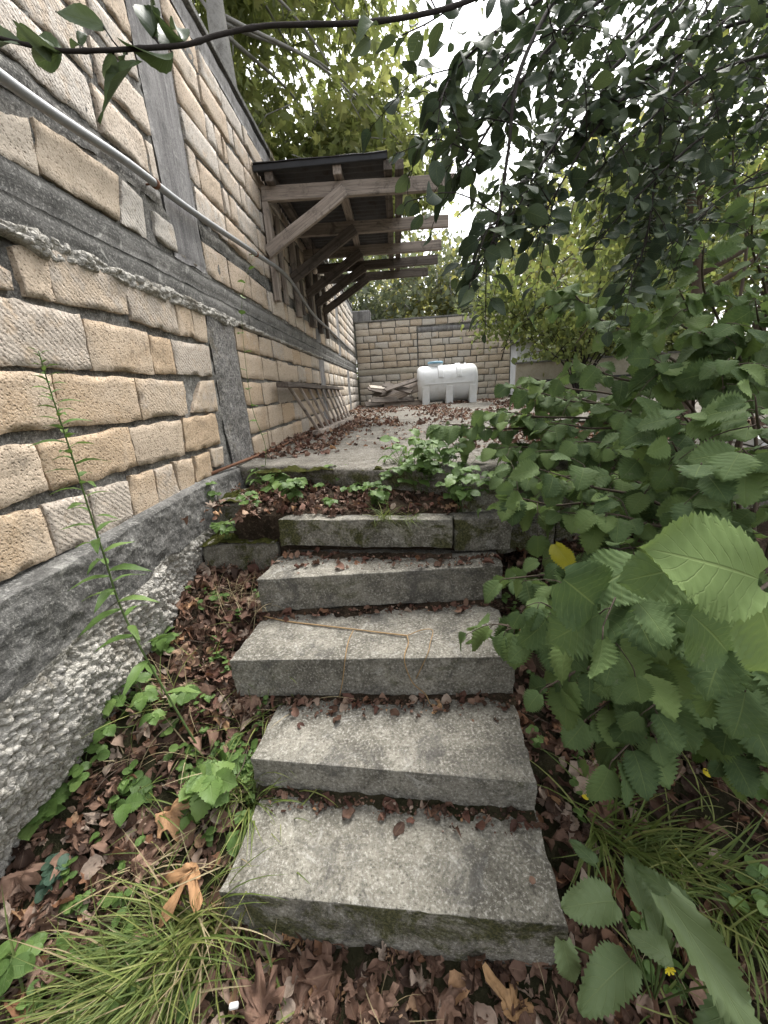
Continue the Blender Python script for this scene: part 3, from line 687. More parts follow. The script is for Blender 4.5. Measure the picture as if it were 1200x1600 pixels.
lab = ['lowest and widest looking grey concrete step, speckled tread and mossy front face', 'second concrete step from the bottom, green moss along the foot of its front',
       'third concrete step from the bottom, with a dry vine trailing over it', 'fourth concrete step from the bottom, scattered with crumpled brown leaves', 'top concrete step with dark moss patches down its face, below the weedy landing']
step_c = []
for i, (a, b) in enumerate(front):
    A, B = onZ(*a, ZS[i]), onZ(*b, ZS[i]); d = (B-A); n = Vector((-d.y, d.x, 0)).normalized()
    back = Vector((.10, 1, 0)).normalized()*deep[i]
    if i == 4: back = Vector((0.1, .3, 0))
    cs = [A, B, B+back+Vector((-.02, 0, 0)), A+back+Vector((.02, 0, 0))]
    st = slab_obj('stone_step', cs, ZS[i], ZS[i]-thick[i], MAT_STEP if i in (0, 4) else MAT_STEP_CLEAN, 34, .005, .009)
    tag(st, lab[i], 'step', 'concrete steps climbing to the platform'); step_c.append((A, B, back))
# platform: front edge cast by hand, slightly skewed
PA, PB = onZ(478, 730, Z_PLAT), onZ(714, 737, Z_PLAT)
pl = [(-1.245, PA.y+.12), (9, PB.y-.05+.6), (9, 13.38), (-1.245, 13.38)]
def plat_front(x): return lerp_tab(x, [(-1.25, PA.y+.25), (PA.x-.02, PA.y+.03), (PA.x, PA.y), (PB.x, PB.y), (PB.x+.03, PB.y+.02), (9, PB.y+1.2)])
pxs = [-1.245+.05*i for i in range(60)]+[1.8+.25*i for i in range(30)]; pys = [0]+[.03*i for i in range(1, 12)]+[.4+.2*i for i in range(20)]+[4.5+.6*i for i in range(11)]
def pz(x, y): return Z_PLAT+.008*fbm(x, y, 0, 2.2)+.004*fbm(x, y, 3, 9)
Vp = []
for q in pys:
    for x in pxs:
        f = plat_front(x); y = f+q*(13.38-f)/11.0 if q < 11 else 13.38
        Vp.append((x, y-.012*fbm(x*6, 0, 3)*(q == 0), pz(x, y)-(.012 if q == 0 else 0)))
w = len(pxs); Fp = [(j*w+i, j*w+i+1, (j+1)*w+i+1, (j+1)*w+i) for j in range(len(pys)-1) for i in range(w-1)]
b0 = len(Vp)
for kz, dz in enumerate((.05, .10, .16)):
    for x in pxs: Vp.append((x, plat_front(x)+.012*fbm(x*7, dz*20, 5)+(.03 if dz > .15 else 0), Z_PLAT-dz))
for i in range(w-1): Fp.append((i, b0+i, b0+i+1, i+1)); Fp.append((b0+i, b0+w+i, b0+w+i+1, b0+i+1)); Fp.append((b0+w+i, b0+2*w+i, b0+2*w+i+1, b0+w+i+1))
n3 = len(Vp); Vp += [(-1.245, 13.38, -.63), (9.05, 13.38, -.63)]; lastrow = (len(pys)-1)*w
Fp.append((b0+2*w, n3, n3+1, b0+3*w-1)); Fp.append(tuple([lastrow, n3, b0+2*w, b0+w, b0]+[j*w for j in range(len(pys)-1)]))
Fp.append(tuple([lastrow+w-1]+[j*w+w-1 for j in range(len(pys)-2, -1, -1)]+[b0+w-1, b0+2*w-1, b0+3*w-1, n3+1]))
tag(obj('concrete_platform', Vp, Fp, MAT_SLAB), kind='structure')
# landing fill behind the top step
tag(slab_obj('landing', [(-.98, step_c[4][0].y+.10), (.30, step_c[4][1].y+.09), (.34, PB.y+.3), (-1.1, PA.y+.35)], -.66, -1.05, MAT_SOIL, 22, .018, .02, zs=[-.655, -.655, -.57, -.56]), kind='structure')
# retaining blocks right of the landing, under the platform edge
ret = thing('retaining_wall', 'low wall of grey concrete blocks under the platform edge, behind the hazel leaves', 'wall', (1.2, 2.7, -1.1))
for k in range(9):
    for r_ in range(3):
        x0 = .62+.42*k+(.2 if r_ == 1 else 0); yf = lerp_tab(x0, [(.2, 2.22), (.8, 2.45), (9, 3.6)])
        V, F = slab_geo([(x0, yf), (x0+.40, yf+.05), (x0+.40, yf+.35), (x0, yf+.35)], -.50-.20*r_, -.69-.20*r_, 5, .006, random.random()*50)
        bevel_mod(obj('concrete_block', V, F, MAT_STEP if r_ else MAT_SLAB, ret), .01)
for nm_, pa, pb_, zt, zb, dp, lb in (('concrete_block', (709, 810), (800, 806), -.665, -.86, .30, 'grey concrete block butted against the right end of the top step'),
                             ('concrete_block', (722, 757), (800, 752), -.50, -.665, .22, 'paler concrete block under the platform corner, above the right end of the top step')):
    A, B = onZ(*pa, zt), onZ(*pb_, zt); V, F = slab_geo([A, B, B+Vector((.02, dp, 0)), A+Vector((.02, dp, 0))], zt, zb, 12, .006, random.random()*40)
    tag(bevel_mod(obj(nm_, V, F, MAT_STEP), .01), lb, 'block')
soil_acc = Acc()
for i, (A, B, bk) in enumerate(step_c[:4]):
    N0, N1 = step_c[i+1][0], step_c[i+1][1]
    def sf(u, v, i=i, A=A, B=B, N0=N0, N1=N1):
        q = N0.lerp(N1, u); q = Vector((max(A.x+.01, min(B.x-.01+.06, q.x)), q.y, 0)); wd = .035+.05*max(-.4, fbm(q.x*5, i*3.1, 2, 1, 4))+.02*fbm(q.x*30, i, 1)
        return (q.x, q.y+.01-(wd+.01)*v, ZS[i]+.018*(1-v)**1.5*(.6+fbm(q.x*9, v*3, i))+.006*fbm(q.x*40, v*8, i)-(.006 if v > .95 else 0)+.003)
    V, F = grid_vf(120, 6, sf); soil_acc.add(V, F)
tag(soil_acc.build('packed_soil', MAT_SOIL), kind='stuff')
# mossy side blocks left of the top steps
sb = thing('concrete_block', 'mossy topped concrete block wedged between the wall foot and the fourth step', 'block', (-.85, 2.2, -1.1))
A, B = onZ(312, 852, -.80), onZ(432, 846, -.80)
for nm, cs, zt, zb in (('body', [A, B, B+Vector((0, .32, 0)), A+Vector((0, .32, 0))], -.80, -1.12),):
    V, F = slab_geo(cs, zt, zb, 14, .012, 4); bevel_mod(obj(nm, V, F, MAT_MOSSY, sb), .015)
def moss_patch(par, A, B, depth, zt, sd, bias=.0):
    def fn(u, v):
        p = A.lerp(B, u)+Vector((0, depth*v, 0)); e = min(u, 1-u, v*1.0+.12, 1-v)
        return (p.x, p.y-.012*(v < .01), zt-.012+.05*(fbm(p.x*7+sd, p.y*7, 1, 1, 3)+bias)*min(1, e*5)+.010*fbm(p.x*40, p.y*40, 2, 1, 3))
    V, F = grid_vf(60, 44, fn); return obj('moss_cover', V, F, MAT_MOSS, par)
moss_patch(sb, A, B, .31, -.79, 3, .18)
sb2 = thing('concrete_block', 'small crumbling concrete block with moss at the left end of the landing', 'block', (-1.0, 2.55, -.7))
A2, B2 = onZ(318, 790, -.62), onZ(425, 778, -.62)
V, F = slab_geo([A2, B2, B2+Vector((0, .4, 0)), A2+Vector((0, .4, 0))], -.62, -.9, 12, .02, 14); bevel_mod(obj('body', V, F, MAT_MOSSY, sb2), .015)
moss_patch(sb2, A2, B2, .38, -.61, 8, .05)

# ================================================================== timber canopy on the wall
cn = thing('timber_canopy', 'weathered timber lean-to canopy with black roof and diagonal braces, on the left wall', 'canopy', (-1.2, 6, 1.4))
RYS = [4.52, 5.47, 6.32, 7.0, 7.66]; REND = [.66, .73, .74, .76, .66]
for k, Y in enumerate(RYS):
    m = MAT_WOOD if k in (0, 1) else MAT_WOOD_DARK
    zr0 = 1.90
    beam('rafter', (-1.22, Y, zr0), (REND[k], Y, zr0-.03+.012*k), .055, .125, MAT_WOOD if k < 3 else m, cn, warp=.012)
    beam('brace', (-1.20, Y-.052, 1.40), (-.42, Y-.052, 1.85), .05, .115, MAT_WOOD if k == 0 else MAT_WOOD_DARK, cn, warp=.01, ext=.06)
    beam('wall_post', (-1.195, Y+.01, .96), (-1.195, Y+.01, 1.83), .10, .06, MAT_WOOD if k < 2 else MAT_WOOD_DARK, cn, up=Vector((1, 0, 0)), warp=.008)
for y_ in (4.95, 5.85, 6.65): beam('wall_board', (-1.21, y_, 1.0+random.uniform(-.03, .08)), (-1.21, y_+random.uniform(-.03, .03), 1.86), .11, .03, random.choice((MAT_WOOD, MAT_WOOD_DARK)), cn, up=Vector((1, 0, 0)))
for x_, z_, m in ((.03, 2.0, MAT_WOOD_DARK), (.135, 2.0, MAT_WOOD_DARK), (-.45, 2.0, MAT_WOOD), (-1.1, 2.0, MAT_WOOD_DARK)):
    beam('purlin', (x_, 4.40, z_-.005), (x_, 7.85, z_-.005), .08, .08, m, cn, warp=.012)
for y_, m in ((4.95, MAT_WOOD_DARK), (5.9, MAT_WOOD), (6.68, MAT_WOOD), (7.35, MAT_WOOD_PALE)): beam('batten', (-1.15, y_, 2.048), (.05, y_, 2.048), .09, .022, m, cn)
# corrugated black roof sheet
def roof(u, v):
    x = -1.24+1.27*u; y = 4.36+2.75*v
    return (x, y, 2.082+.012*math.sin(v*2.75*60)+.01*fbm(x*3, y*3, 0))
V, F = grid_vf(12, 130, roof); nb = len(V); V += [(x, y, z+.006) for x, y, z in V]; F += [tuple(nb+i for i in f[::-1]) for f in F]
ring = list(range(13)); F += [(ring[i], ring[i+1], nb+ring[i+1], nb+ring[i]) for i in range(12)]
obj('roof_sheet', V, F, MAT_TIN, cn)
beam('roof_end_and_shade', (-1.24, 4.385, 2.05), (.02, 4.385, 2.06), .03, .05, MAT_FELT, cn)  # black strip: the sheet's end plus the shading there, put into its colour
lampt = thing('lamp', 'small bare light bulb hanging under the canopy by the wall', 'lamp', (-.95, 6.0, 1.5))
bl = onY(492, 422, 6.0)
V, F = tube_vf([bl+Vector((0, 0, -.05)), bl+Vector((0, 0, -.04)), bl+Vector((0, 0, -.015)), bl+Vector((0, 0, .015)), bl+Vector((0, 0, .04))], [.008, .028, .036, .026, .016], 10); obj('bulb', V, F, MAT_BULB, lampt)
tube('socket', [bl+Vector((0, 0, .035)), bl+Vector((0, 0, .09))], .02, MAT_DARKRAIL, lampt)
tube('cord', [bl+Vector((0, 0, .08)), bl+Vector((0, .0, .36))], .005, MAT_DARKRAIL, lampt)

# pipe along the wall
pipe = thing('metal_pipe', 'grey metal conduit running along the left wall under the canopy', 'pipe', (-1.2, 4, 1.1))
pp = [(-1.195, 1.0, 1.04), onX(0, 118, -1.195), onX(200, 255, -1.195), onX(300, 330, -1.195), onX(400, 397, -1.18), onX(450, 434, -1.13), onX(490, 492, -1.10), onX(520, 520, -1.2), onX(546, 545, -1.22)]
pp = spline(pp, 80); tube('pipe_run', pp, .019, MAT_PIPE, pipe, 12)
for k in (8, 24, 40):
    t_ = (pp[k+1]-pp[k]).normalized(); tube('clamp', [pp[k]-t_*.012, pp[k]+t_*.012], .0235, MAT_RUST, pipe, 12); tube('bracket', [pp[k], pp[k]+Vector((-.07, 0, 0))], .005, MAT_RUST, pipe, 6)

# ladder / slatted frame
ld = thing('wooden_ladder', 'weathered wooden ladder lying on its side against the left wall', 'ladder', (-1.0, 5.5, Z_PLAT))
la, lb = onX(441, 601, -1.12), onX(533, 607, -1.17); ba, bb = onZ(495, 676, Z_PLAT+.05), onZ(549, 653, Z_PLAT+.05)
upv = (la-ba).normalized()
beam('rail', la, lb, .12, .05, MAT_WOOD_DARK, ld, warp=.01); beam('rail', ba, bb, .10, .05, MAT_WOOD, ld, warp=.01)
for k in range(9):
    t_ = .05+.9*k/8; beam('rung', la.lerp(lb, t_*.93), ba.lerp(bb, t_), .032, .032, MAT_WOOD, ld, up=Vector((0, 1, 0)), ext=-.02)

# water tank
tk = thing('water_tank', 'white plastic horizontal water tank with blue lid in front of the far wall', 'tank', (1.42, 11.5, Z_PLAT))
TC = Vector((1.44, 11.5, Z_PLAT+.545)); TL, TR = .82, .475
def tank_pt(u, a):     # u -1..1 along, a around
    s = abs(u); r = TR*(1 if s < .80 else math.sqrt(max(0, 1-((s-.80)/.20)**2))*.24+.76 if s < .999 else .0)
    if s > .985: r *= max(0, (1-s)/.015)
    return (TC.x+u*TL, TC.y-r*math.sin(a)*1.0, TC.z+r*1.02*math.cos(a))
us = [-1, -.993, -.985, -.97, -.94, -.9, -.85, -.78]+[-.7+.2*i for i in range(8)]+[.78, .85, .9, .94, .97, .985, .993, 1]
V = [tank_pt(u, 2*math.pi*k/40) for u in us for k in range(40)]; F = [(i*40+k, i*40+(k+1) % 40, (i+1)*40+(k+1) % 40, (i+1)*40+k) for i in range(len(us)-1) for k in range(40)]
obj('tank_body', V, F, MAT_TANK, tk)
def ring_band(name, x0, x1, r, a0, a1, mat, h=.035):
    V = []; n = 24
    for k in range(n+1):
        a = a0+(a1-a0)*k/n
        for x, rr in ((x0, r), (x0+.012, r+h), (x1-.012, r+h), (x1, r)): V.append((x, TC.y-rr*math.sin(a), TC.z+rr*1.02*math.cos(a)))
    F = [(k*4+i, k*4+i+1, k*4+4+i+1, k*4+4+i) for k in range(n) for i in range(3)]
    return obj(name, V, F, mat, tk, smooth=False)
for x_ in (-.2, .30): ring_band('saddle_rib', TC.x+x_-.07, TC.x+x_+.07, TR-.004, -1.25, 1.25, MAT_TANK)
V, F = grid_vf(40, 1, lambda u, v: (TC.x-.79*TL+1.58*TL*u, TC.y-TR-.014+.02*(v == 0) , TC.z+.01+.02*v)); 
beam('moulding_seam', (TC.x-.80*TL, TC.y-TR-.004, TC.z+.0), (TC.x+.80*TL, TC.y-TR-.004, TC.z+.0), .03, .022, MAT_TANK, tk)
for x_ in (-.62, .02, .66):
    for s in (-1, 1):
        V, F = slab_geo([(TC.x+x_-.10, TC.y+s*.36-.12), (TC.x+x_+.10, TC.y+s*.36-.12), (TC.x+x_+.10, TC.y+s*.36+.10), (TC.x+x_-.10, TC.y+s*.36+.10)], TC.z-.06, Z_PLAT-.01, 2, 0, 0); bevel_mod(obj('leg', V, F, MAT_TANK, tk, smooth=False), .02)
lx = TC.x-.30
tube('neck', [Vector((lx, TC.y, TC.z+TR-.03)), Vector((lx, TC.y, TC.z+TR+.06))], .20, MAT_TANK, tk, 28)
ld_ = tube('lid', [Vector((lx, TC.y, TC.z+TR+.055)), Vector((lx, TC.y, TC.z+TR+.06)), Vector((lx, TC.y, TC.z+TR+.10)), Vector((lx, TC.y, TC.z+TR+.115)), Vector((lx, TC.y, TC.z+TR+.125))], [.19, .215, .215, .19, .05], MAT_LID, tk, 28)

tube('outlet_valve', [Vector((TC.x-TL-.02, TC.y-.1, TC.z-TR+.12)), Vector((TC.x-TL+.10, TC.y-.1, TC.z-TR+.12))], .035, MAT_DARKRAIL, tk, 12)
tube('vent_pipe', [Vector((TC.x+.52, TC.y, TC.z+TR-.02)), Vector((TC.x+.52, TC.y, TC.z+TR+.05))], .03, MAT_TANK, tk, 12)
# plank pile
for k in range(13):
    a = random.uniform(-.5, .5); c = Vector((-.15+random.uniform(-.3, .45), 11.6+random.uniform(-.35, .35), Z_PLAT+.03+.040*k)); L = random.uniform(.7, 1.5)
    tl_ = random.uniform(-.30, .30) if k > 3 else 0
    d = Vector((math.cos(a), math.sin(a), tl_))*(L/2); c.z += abs(d.z)*.6
    pm, pn = ((MAT_WOOD_DARK, 'dark'), (MAT_WOOD, 'weathered grey'), (MAT_WOOD_DARK, 'dark'), (MAT_WOOD_PALE, 'pale'))[k % 4]
    p = beam('plank', c-d, c+d, random.uniform(.15, .24), .035, pm, up=Vector((random.uniform(-.2, .2), -random.uniform(.35, .9), .75)).normalized())
    nth = ('lowest', 'second', 'third', 'fourth', 'fifth', 'sixth', 'seventh', 'eighth', 'ninth', 'tenth', 'eleventh', 'twelfth', 'topmost')[k]
    tag(p, '%s plank, %s in the heap left of the white tank' % (pn, nth if k in (0, 12) else nth+' from the bottom'), 'plank', 'planks heaped by the far wall')
# rusty rod beside the ladder, white board right, vine
A, B = onZ(330, 740, Z_PLAT+.015), onZ(562, 648, Z_PLAT+.02)
tag(tube('iron_rod', [A.lerp(B, i/12)+Vector((.012*math.sin(i*1.3), 0, .004*math.sin(i*2))) for i in range(13)], .011, MAT_RUST), 'long rusty iron rod lying along the platform below the ladder', 'rod')
wb = beam('white_board', onZ(1062, 664, Z_PLAT+.03), onZ(1215, 692, Z_PLAT+.03), .16, .05, MAT_WHITE); tag(wb, 'white board lying on the platform at the right, behind hazel leaves', 'board')
z3, z2 = ZS[2], ZS[1]
def s3(x, y, dz=.006): return onZ(x, y, z3+dz)
vine = thing('dry_vine', 'dry tan vine stem trailing over the third step', 'vine', s3(500, 985))
def riser3(x, y): a, b = step_c[2][0], step_c[2][1]; r = ray(x, y); n = Vector((-(b-a).y, (b-a).x, 0)); return r*((a.dot(n))/r.dot(n))+Vector((0, -.008, 0))
tube('main_stem', spline([s3(412, 963), s3(450, 971), s3(500, 977), s3(560, 984), s3(600, 989), s3(636, 993)], 30), .0035, MAT_TWINE, vine, 6)
tube('side_shoot', spline([s3(636, 993), s3(638, 1005), s3(632, 1024, .01), riser3(634, 1040), riser3(645, 1065), riser3(664, 1082), onZ(672, 1100, z2+.01)], 24), .0026, MAT_TWINE, vine, 6)
tube('side_shoot', spline([s3(552, 985), s3(545, 1000), s3(540, 1024, .012), riser3(536, 1060), riser3(530, 1090)], 18), .0022, MAT_TWINE, vine, 6)
tube('side_shoot', spline([s3(636, 993), s3(660, 984, .02), s3(676, 985, .02), s3(672, 1005, .02), s3(668, 1022, .015), riser3(650, 1058)], 24), .002, MAT_TWINE, vine, 6)
pb = onZ(368, 1583, -1.58); tag(beam('paper_scrap', pb+Vector((-.012, 0, .03)), pb+Vector((.012, .004, .03)), .012, .012, MAT_PAPER), 'tiny white paper scrap in the grass below the lowest step', 'litter')

# ================================================================== plants
def sample_line(pts, s):     # point and tangent at fraction s of a dense polyline
    k = min(len(pts)-2, max(0, int(s*(len(pts)-1)))); f = s*(len(pts)-1)-k
    return pts[k].lerp(pts[k+1], f), (pts[k+1]-pts[k]).normalized()
UPV = Vector((0, 0, 1))
def leaves_on(pts, tm, n, s0, size, out, down=.45, spread=.85, njit=.35, face=Vector((-.15, -.25, 1)), petiole=None, pet=.02, taper=.25):
    side = random.choice((-1, 1))
    for k in range(n):
        s = s0+(1-s0)*(k+random.uniform(-.2, .2))/max(1, n-1); s = min(1, max(0, s))
        p, t = sample_line(pts, s); lat = t.cross(UPV); lat = lat.normalized() if lat.length > .1 else Vector((1, 0, 0))
        side = -side; last = k == n-1
        d = (t*(.9 if last else .45)+lat*(0 if last else side*spread)+Vector((0, 0, -down*random.uniform(.5, 1.5)))+rv(.16)).normalized()
        nrm = (face+rv(njit)).normalized(); nrm = (nrm-d*nrm.dot(d)); 
        if nrm.length < .1: nrm = d.orthogonal()
        sz = size*random.uniform(.5, 1.15)*(1-taper*max(0, s-.75)*2)
        q = p+d*pet
        if petiole is not None: petiole.tube([p, p.lerp(q, .5)+Vector((0, 0, .003)), q], .0011, 4)
        out.append((random.choice(tm), leaf_matrix(q, d, nrm.normalized(), sz, random.uniform(.88, 1.1))))

def shrub(name, label, cat, base, branches, tm, size, gap, s0, stem_mat, r0=.010, twigs=0, twig_len=.2, down=.45, njit=.35, most=300, part='leaf', face=Vector((-.15, -.25, 1)), extra=None):
    """branches: lists of (px, py, depth) measured points; each is a stem part, the twigs and leaf stalks one part"""
    root = thing(name, label, cat, base); items = []; tw = Acc()
    for br in branches:
        pts = [Vector(p) if isinstance(p, Vector) else far(*p) for p in br]
        sp = spline(pts, 10*len(pts)); n = len(sp)
        L = sum((b-a).length for a, b in zip(sp, sp[1:]))
        tube('stem', sp, [max(.0015, r0*(1-.85*i/n)*min(1.3, max(.4, L))) for i in range(n)], stem_mat, root, 6)
        leaves_on(sp, tm, max(4, int(L*(1-s0)/gap)), s0, size, items, down, njit=njit, petiole=tw, face=face)
        for q in range(int(twigs*L)):
            s = random.uniform(s0*.7, .97); p, t = sample_line(sp, s)
            d = (t*.5+rv(.6)+Vector((0, 0, -.30*min(1, down*2)))).normalized(); l = twig_len*random.uniform(.5, 1.3)
            tp = spline([p, p+d*l*.5+Vector((0, 0, .01)), p+d*l+Vector((0, 0, -.18*l))], 6)
            tw.tube(tp, [.0022*(1-.6*i/6) for i in range(7)], 4)
            leaves_on(tp, tm, max(3, int(l/gap)+1), .15, size*.9, items, down, njit=njit, petiole=tw, face=face)
    if extra: items += extra
    if tw.V: tag(tw.build('twigs', stem_mat, root), kind='stuff')
    place_leaves(items, root, most, part)
    return root
def gpt(x, y, dz=0): return Vector((x, y, ground_z(x, y)+dz))

# --- near hazel bush at the right of the steps
HB = gpt(1.25, 1.25)
tips = [(790, 985, 1.12), (850, 1075, 1.0), (955, 1190, .98), (785, 905, 1.42), (800, 775, 1.65), (850, 735, 1.5), (880, 880, 1.3), (905, 985, .80), (960, 925, .66),
        (985, 1060, .84), (1010, 1110, .92), (1140, 1000, .66), (1000, 715, 1.25), (1050, 690, 1.1), (1060, 640, 1.1), (940, 800, 1.2), (1160, 700, .95), (1180, 620, .95),
        (1050, 1060, 1.0), (1150, 1110, 1.0), (860, 960, 1.0), (1090, 780, 1.0), (840, 1000, 1.05), (920, 1120, 1.05), (1180, 930, .8), (960, 740, 1.5), (880, 800, 1.5), (1130, 1180, 1.1), (1070, 830, 1.25), (960, 860, 1.25)]
br = []
for (x, y, d) in tips:
    T = far(x, y, d); b = HB+Vector((random.uniform(-.12, .25), random.uniform(-.2, .3), 0))
    m = b.lerp(T, .55)+Vector((.12, .05, .22+.1*random.random())); m2 = b.lerp(T, .85)+Vector((.03, .02, .10)); br.append([b, m, m2, T])
big = []
for bx, by, tx, ty, d, s, dd in ((1185, 905, 1045, 850, .47, .150, .03), (1100, 880, 1000, 900, .53, .105, .0), (880, 905, 1020, 1010, .56, .125, -.05), (1080, 960, 1180, 1045, .60, .135, -.02), (1000, 880, 905, 935, .62, .11, .02), (1185, 940, 1235, 1060, .5, .12, 0)):
    a, b_ = far(bx, by, d), far(tx, ty, d-dd); dv = (b_-a).normalized(); nn = (Vector((-.15, -.8, .55))+rv(.12)); nn = (nn-dv*nn.dot(dv)).normalized()
    big.append((random.choice(BIGL), leaf_matrix(a, dv, nn, s, .95)))
yl = far(868, 850, 1.15); big.append((YELLOW, leaf_matrix(yl, (far(908, 915, 1.10)-yl).normalized(), Vector((-.75, -.5, .35)).normalized(), .095, .72)))
shrub('hazel_bush', 'large leafy hazel bush with serrated leaves beside the right edge of the steps', 'bush', HB, br, HAZEL, .108, .060, .36, MAT_BARK_BROWN, .008, 2.6, .17, .55, .5, face=Vector((-.2, -.55, 1)), extra=big)
# --- second hazel behind it, along the platform edge
HB2 = gpt(1.75, 2.15)
tips = [(760, 640, 2.2), (690, 662, 2.3), (790, 600, 2.4), (830, 610, 2.2), (900, 565, 2.0), (960, 640, 1.9), (980, 500, 1.8), (880, 440, 1.9), (1020, 560, 1.6), (1100, 520, 1.6),
        (1100, 380, 1.7), (1180, 300, 1.7), (1180, 470, 1.5), (1010, 440, 2.0), (1150, 180, 2.1), (860, 660, 2.0), (1060, 450, 1.5), (1140, 560, 1.4), (830, 590, 2.5), (775, 700, 2.1), (840, 705, 1.9), (900, 690, 1.8), (790, 745, 1.95), (880, 745, 1.7), (960, 700, 1.7), (820, 650, 2.2)]
br = []
for (x, y, d) in tips:
    T = far(x, y, d); b = HB2+Vector((random.uniform(-.2, .3), random.uniform(-.2, .4), 0))
    m = b.lerp(T, .55)+Vector((.25, .1, .25)); br.append([b, m, b.lerp(T, .85)+Vector((.05, .03, .10)), T])
shrub('hazel_bush', 'taller hazel bush behind, its branches arching over the right edge of the platform', 'bush', HB2, br, HAZEL, .115, .065, .40, MAT_BARK_BROWN, .009, 2.8, .22, .5, .5, face=Vector((-.25, -.6, 1)))
# --- low hazel shoots on the bank, bottom right
HB3 = gpt(1.45, 1.0)
br = [[HB3+rv(.06), HB3.lerp(far(x, y, d), .5)+Vector((0, 0, .12)), far(x, y, d)] for x, y, d in ((1010, 1120, 1.1), (1075, 1110, 1.15), (1130, 1130, 1.1), (1190, 1160, 1.05), (940, 1085, 1.15), (1190, 1060, 1.1))]
shrub('bramble_shoot', 'low leafy shoots with small pale leaves on the bank below the hazel', 'plant', HB3, br, HERB, .062, .04, .3, MAT_STEM, .004, 2, .1, .35, .4)

# --- dark plum tree overhead, top right
PT = Vector((2.6, 1.9, ground_z(2.6, 1.9)))
lines = [[(1260, -60, 1.5), (1060, 80, 1.25), (930, 185, 1.15), (850, 300, 1.1), (800, 400, 1.1)], [(1260, 20, 1.5), (1100, 60, 1.3), (960, 140, 1.2), (880, 220, 1.15)], [(1260, 80, 1.6), (1080, 130, 1.4), (960, 230, 1.3), (890, 300, 1.3)],
         [(960, -80, 1.2), (830, 5, 1.0), (740, 70, .95), (680, 130, .95), (655, 190, .95)], [(1020, -60, 1.3), (880, 40, 1.15), (780, 150, 1.05), (715, 250, 1.0), (690, 290, 1.0)], [(880, -60, 1.2), (790, 110, 1.0), (765, 260, .95), (745, 380, .92), (712, 452, .92)],
         [(1130, -60, 1.4), (950, 100, 1.25), (840, 240, 1.15), (775, 350, 1.1), (745, 400, 1.1)], [(1260, 150, 1.6), (1100, 210, 1.4), (980, 310, 1.3), (900, 400, 1.3)], [(1260, 250, 1.6), (1120, 310, 1.5), (1020, 400, 1.4)],
         [(930, -60, 1.5), (800, 60, 1.4), (720, 180, 1.35), (672, 250, 1.3)], [(800, -80, .95), (720, -5, .9), (650, 45, .9), (600, 70, .9)]]
fork = Vector((2.2, 1.8, 1.9)); br = []
for L in lines:
    br.append([far(x+28, y-15, d) for x, y, d in L])
for sc, n_ in ((1.45, 6), (2.0, 7), (2.7, 7)):
    for L in random.sample(lines, n_):
        ox, oy = random.uniform(110, 330), random.uniform(-160, 10); br.append([far(x+ox, y+oy, d*sc) for x, y, d in L])
pr = shrub('plum_tree', 'dark leafed tree hanging its backlit branches over the top right', 'tree', PT, br, PLUM, .062, .034, .08, MAT_BARK, .0055, 8, .20, .12, .8, face=Vector((0, -.5, 1)))
tube('trunk', spline([PT, PT+Vector((-.05, .05, 1.2)), Vector((2.5, 1.9, 1.0)), fork], 14), [.11-.004*i for i in range(15)], MAT_BARK_BROWN, pr, 10)
for L in br[::3]: tube('limb', spline([fork, fork.lerp(L[0], .5)+Vector((0, 0, .15)), L[0]], 8), [.035-.0032*i for i in range(9)], MAT_BARK, pr, 7)

# --- near branch crossing the top left
ob = thing('overhanging_branch', 'thin dark branch with large drooping green leaves crossing the top left corner', 'branch', far(300, 70, .6))
bp = spline([far(x, y, d) for x, y, d in ((-40, 48, .50), (25, 66, .51), (95, 79, .52), (150, 79, .53), (215, 76, .55), (290, 70, .57), (340, 55, .59), (410, 41, .62), (480, 38, .65), (555, 36, .68), (640, 26, .72), (720, 6, .76), (800, -30, .80))], 80)
tube('twig', bp, [.0022+.0025*i/80 + (.0007 if i % 9 == 0 else 0) for i in range(81)], MAT_BARK, ob, 8)
for bx, by, tx, ty, d, dd, s, cls in ((92, 76, -30, 22, .52, .02, .085, 0), (30, 66, -50, 70, .51, .0, .06, 1), (94, 84, 26, 112, .52, .01, .052, 2), (162, 42, 88, 14, .54, -.02, .056, 0), (128, 72, 100, 62, .53, .01, .028, 1), (125, 70, 132, 45, .53, 0, .024, 1), (80, 84, 50, 60, .52, -.03, .04, 2),
      (176, 84, 168, 125, .54, .02, .04, 1), (215, 95, 140, 185, .55, .015, .100, 0), (268, 82, 196, 104, .57, -.03, .062, 2), (198, 84, 185, 95, .55, .02, .03, 1), (243, 58, 215, -45, .56, .0, .085, 1), (284, 62, 268, 8, .58, .015, .052, 1), (286, 66, 250, 40, .58, -.03, .04, 2),
      (588, 38, 545, 48, .68, -.03, .055, 1), (578, 62, 552, 88, .68, .0, .04, 1), (240, 57, 262, 2, .56, .03, .07, 2)):
    a, b_ = far(bx, by, d), far(tx, ty, d+dd); dv = (b_-a).normalized(); nn = (-ray(bx, by).normalized()*.55+UPV*(.5 if cls != 2 else -.6)+rv(.22)); nn = (nn-dv*nn.dot(dv)).normalized()
    link('leaf', OVER[cls].me, None, ob, leaf_matrix(a, dv, nn, s, .62 if s > .07 else .85))
    near_ = min(bp, key=lambda q: (q-a).length); tube('stalk', [near_, near_.lerp(a, .5)+Vector((0, 0, -.002)), a], .0011, MAT_BARK, ob, 5)

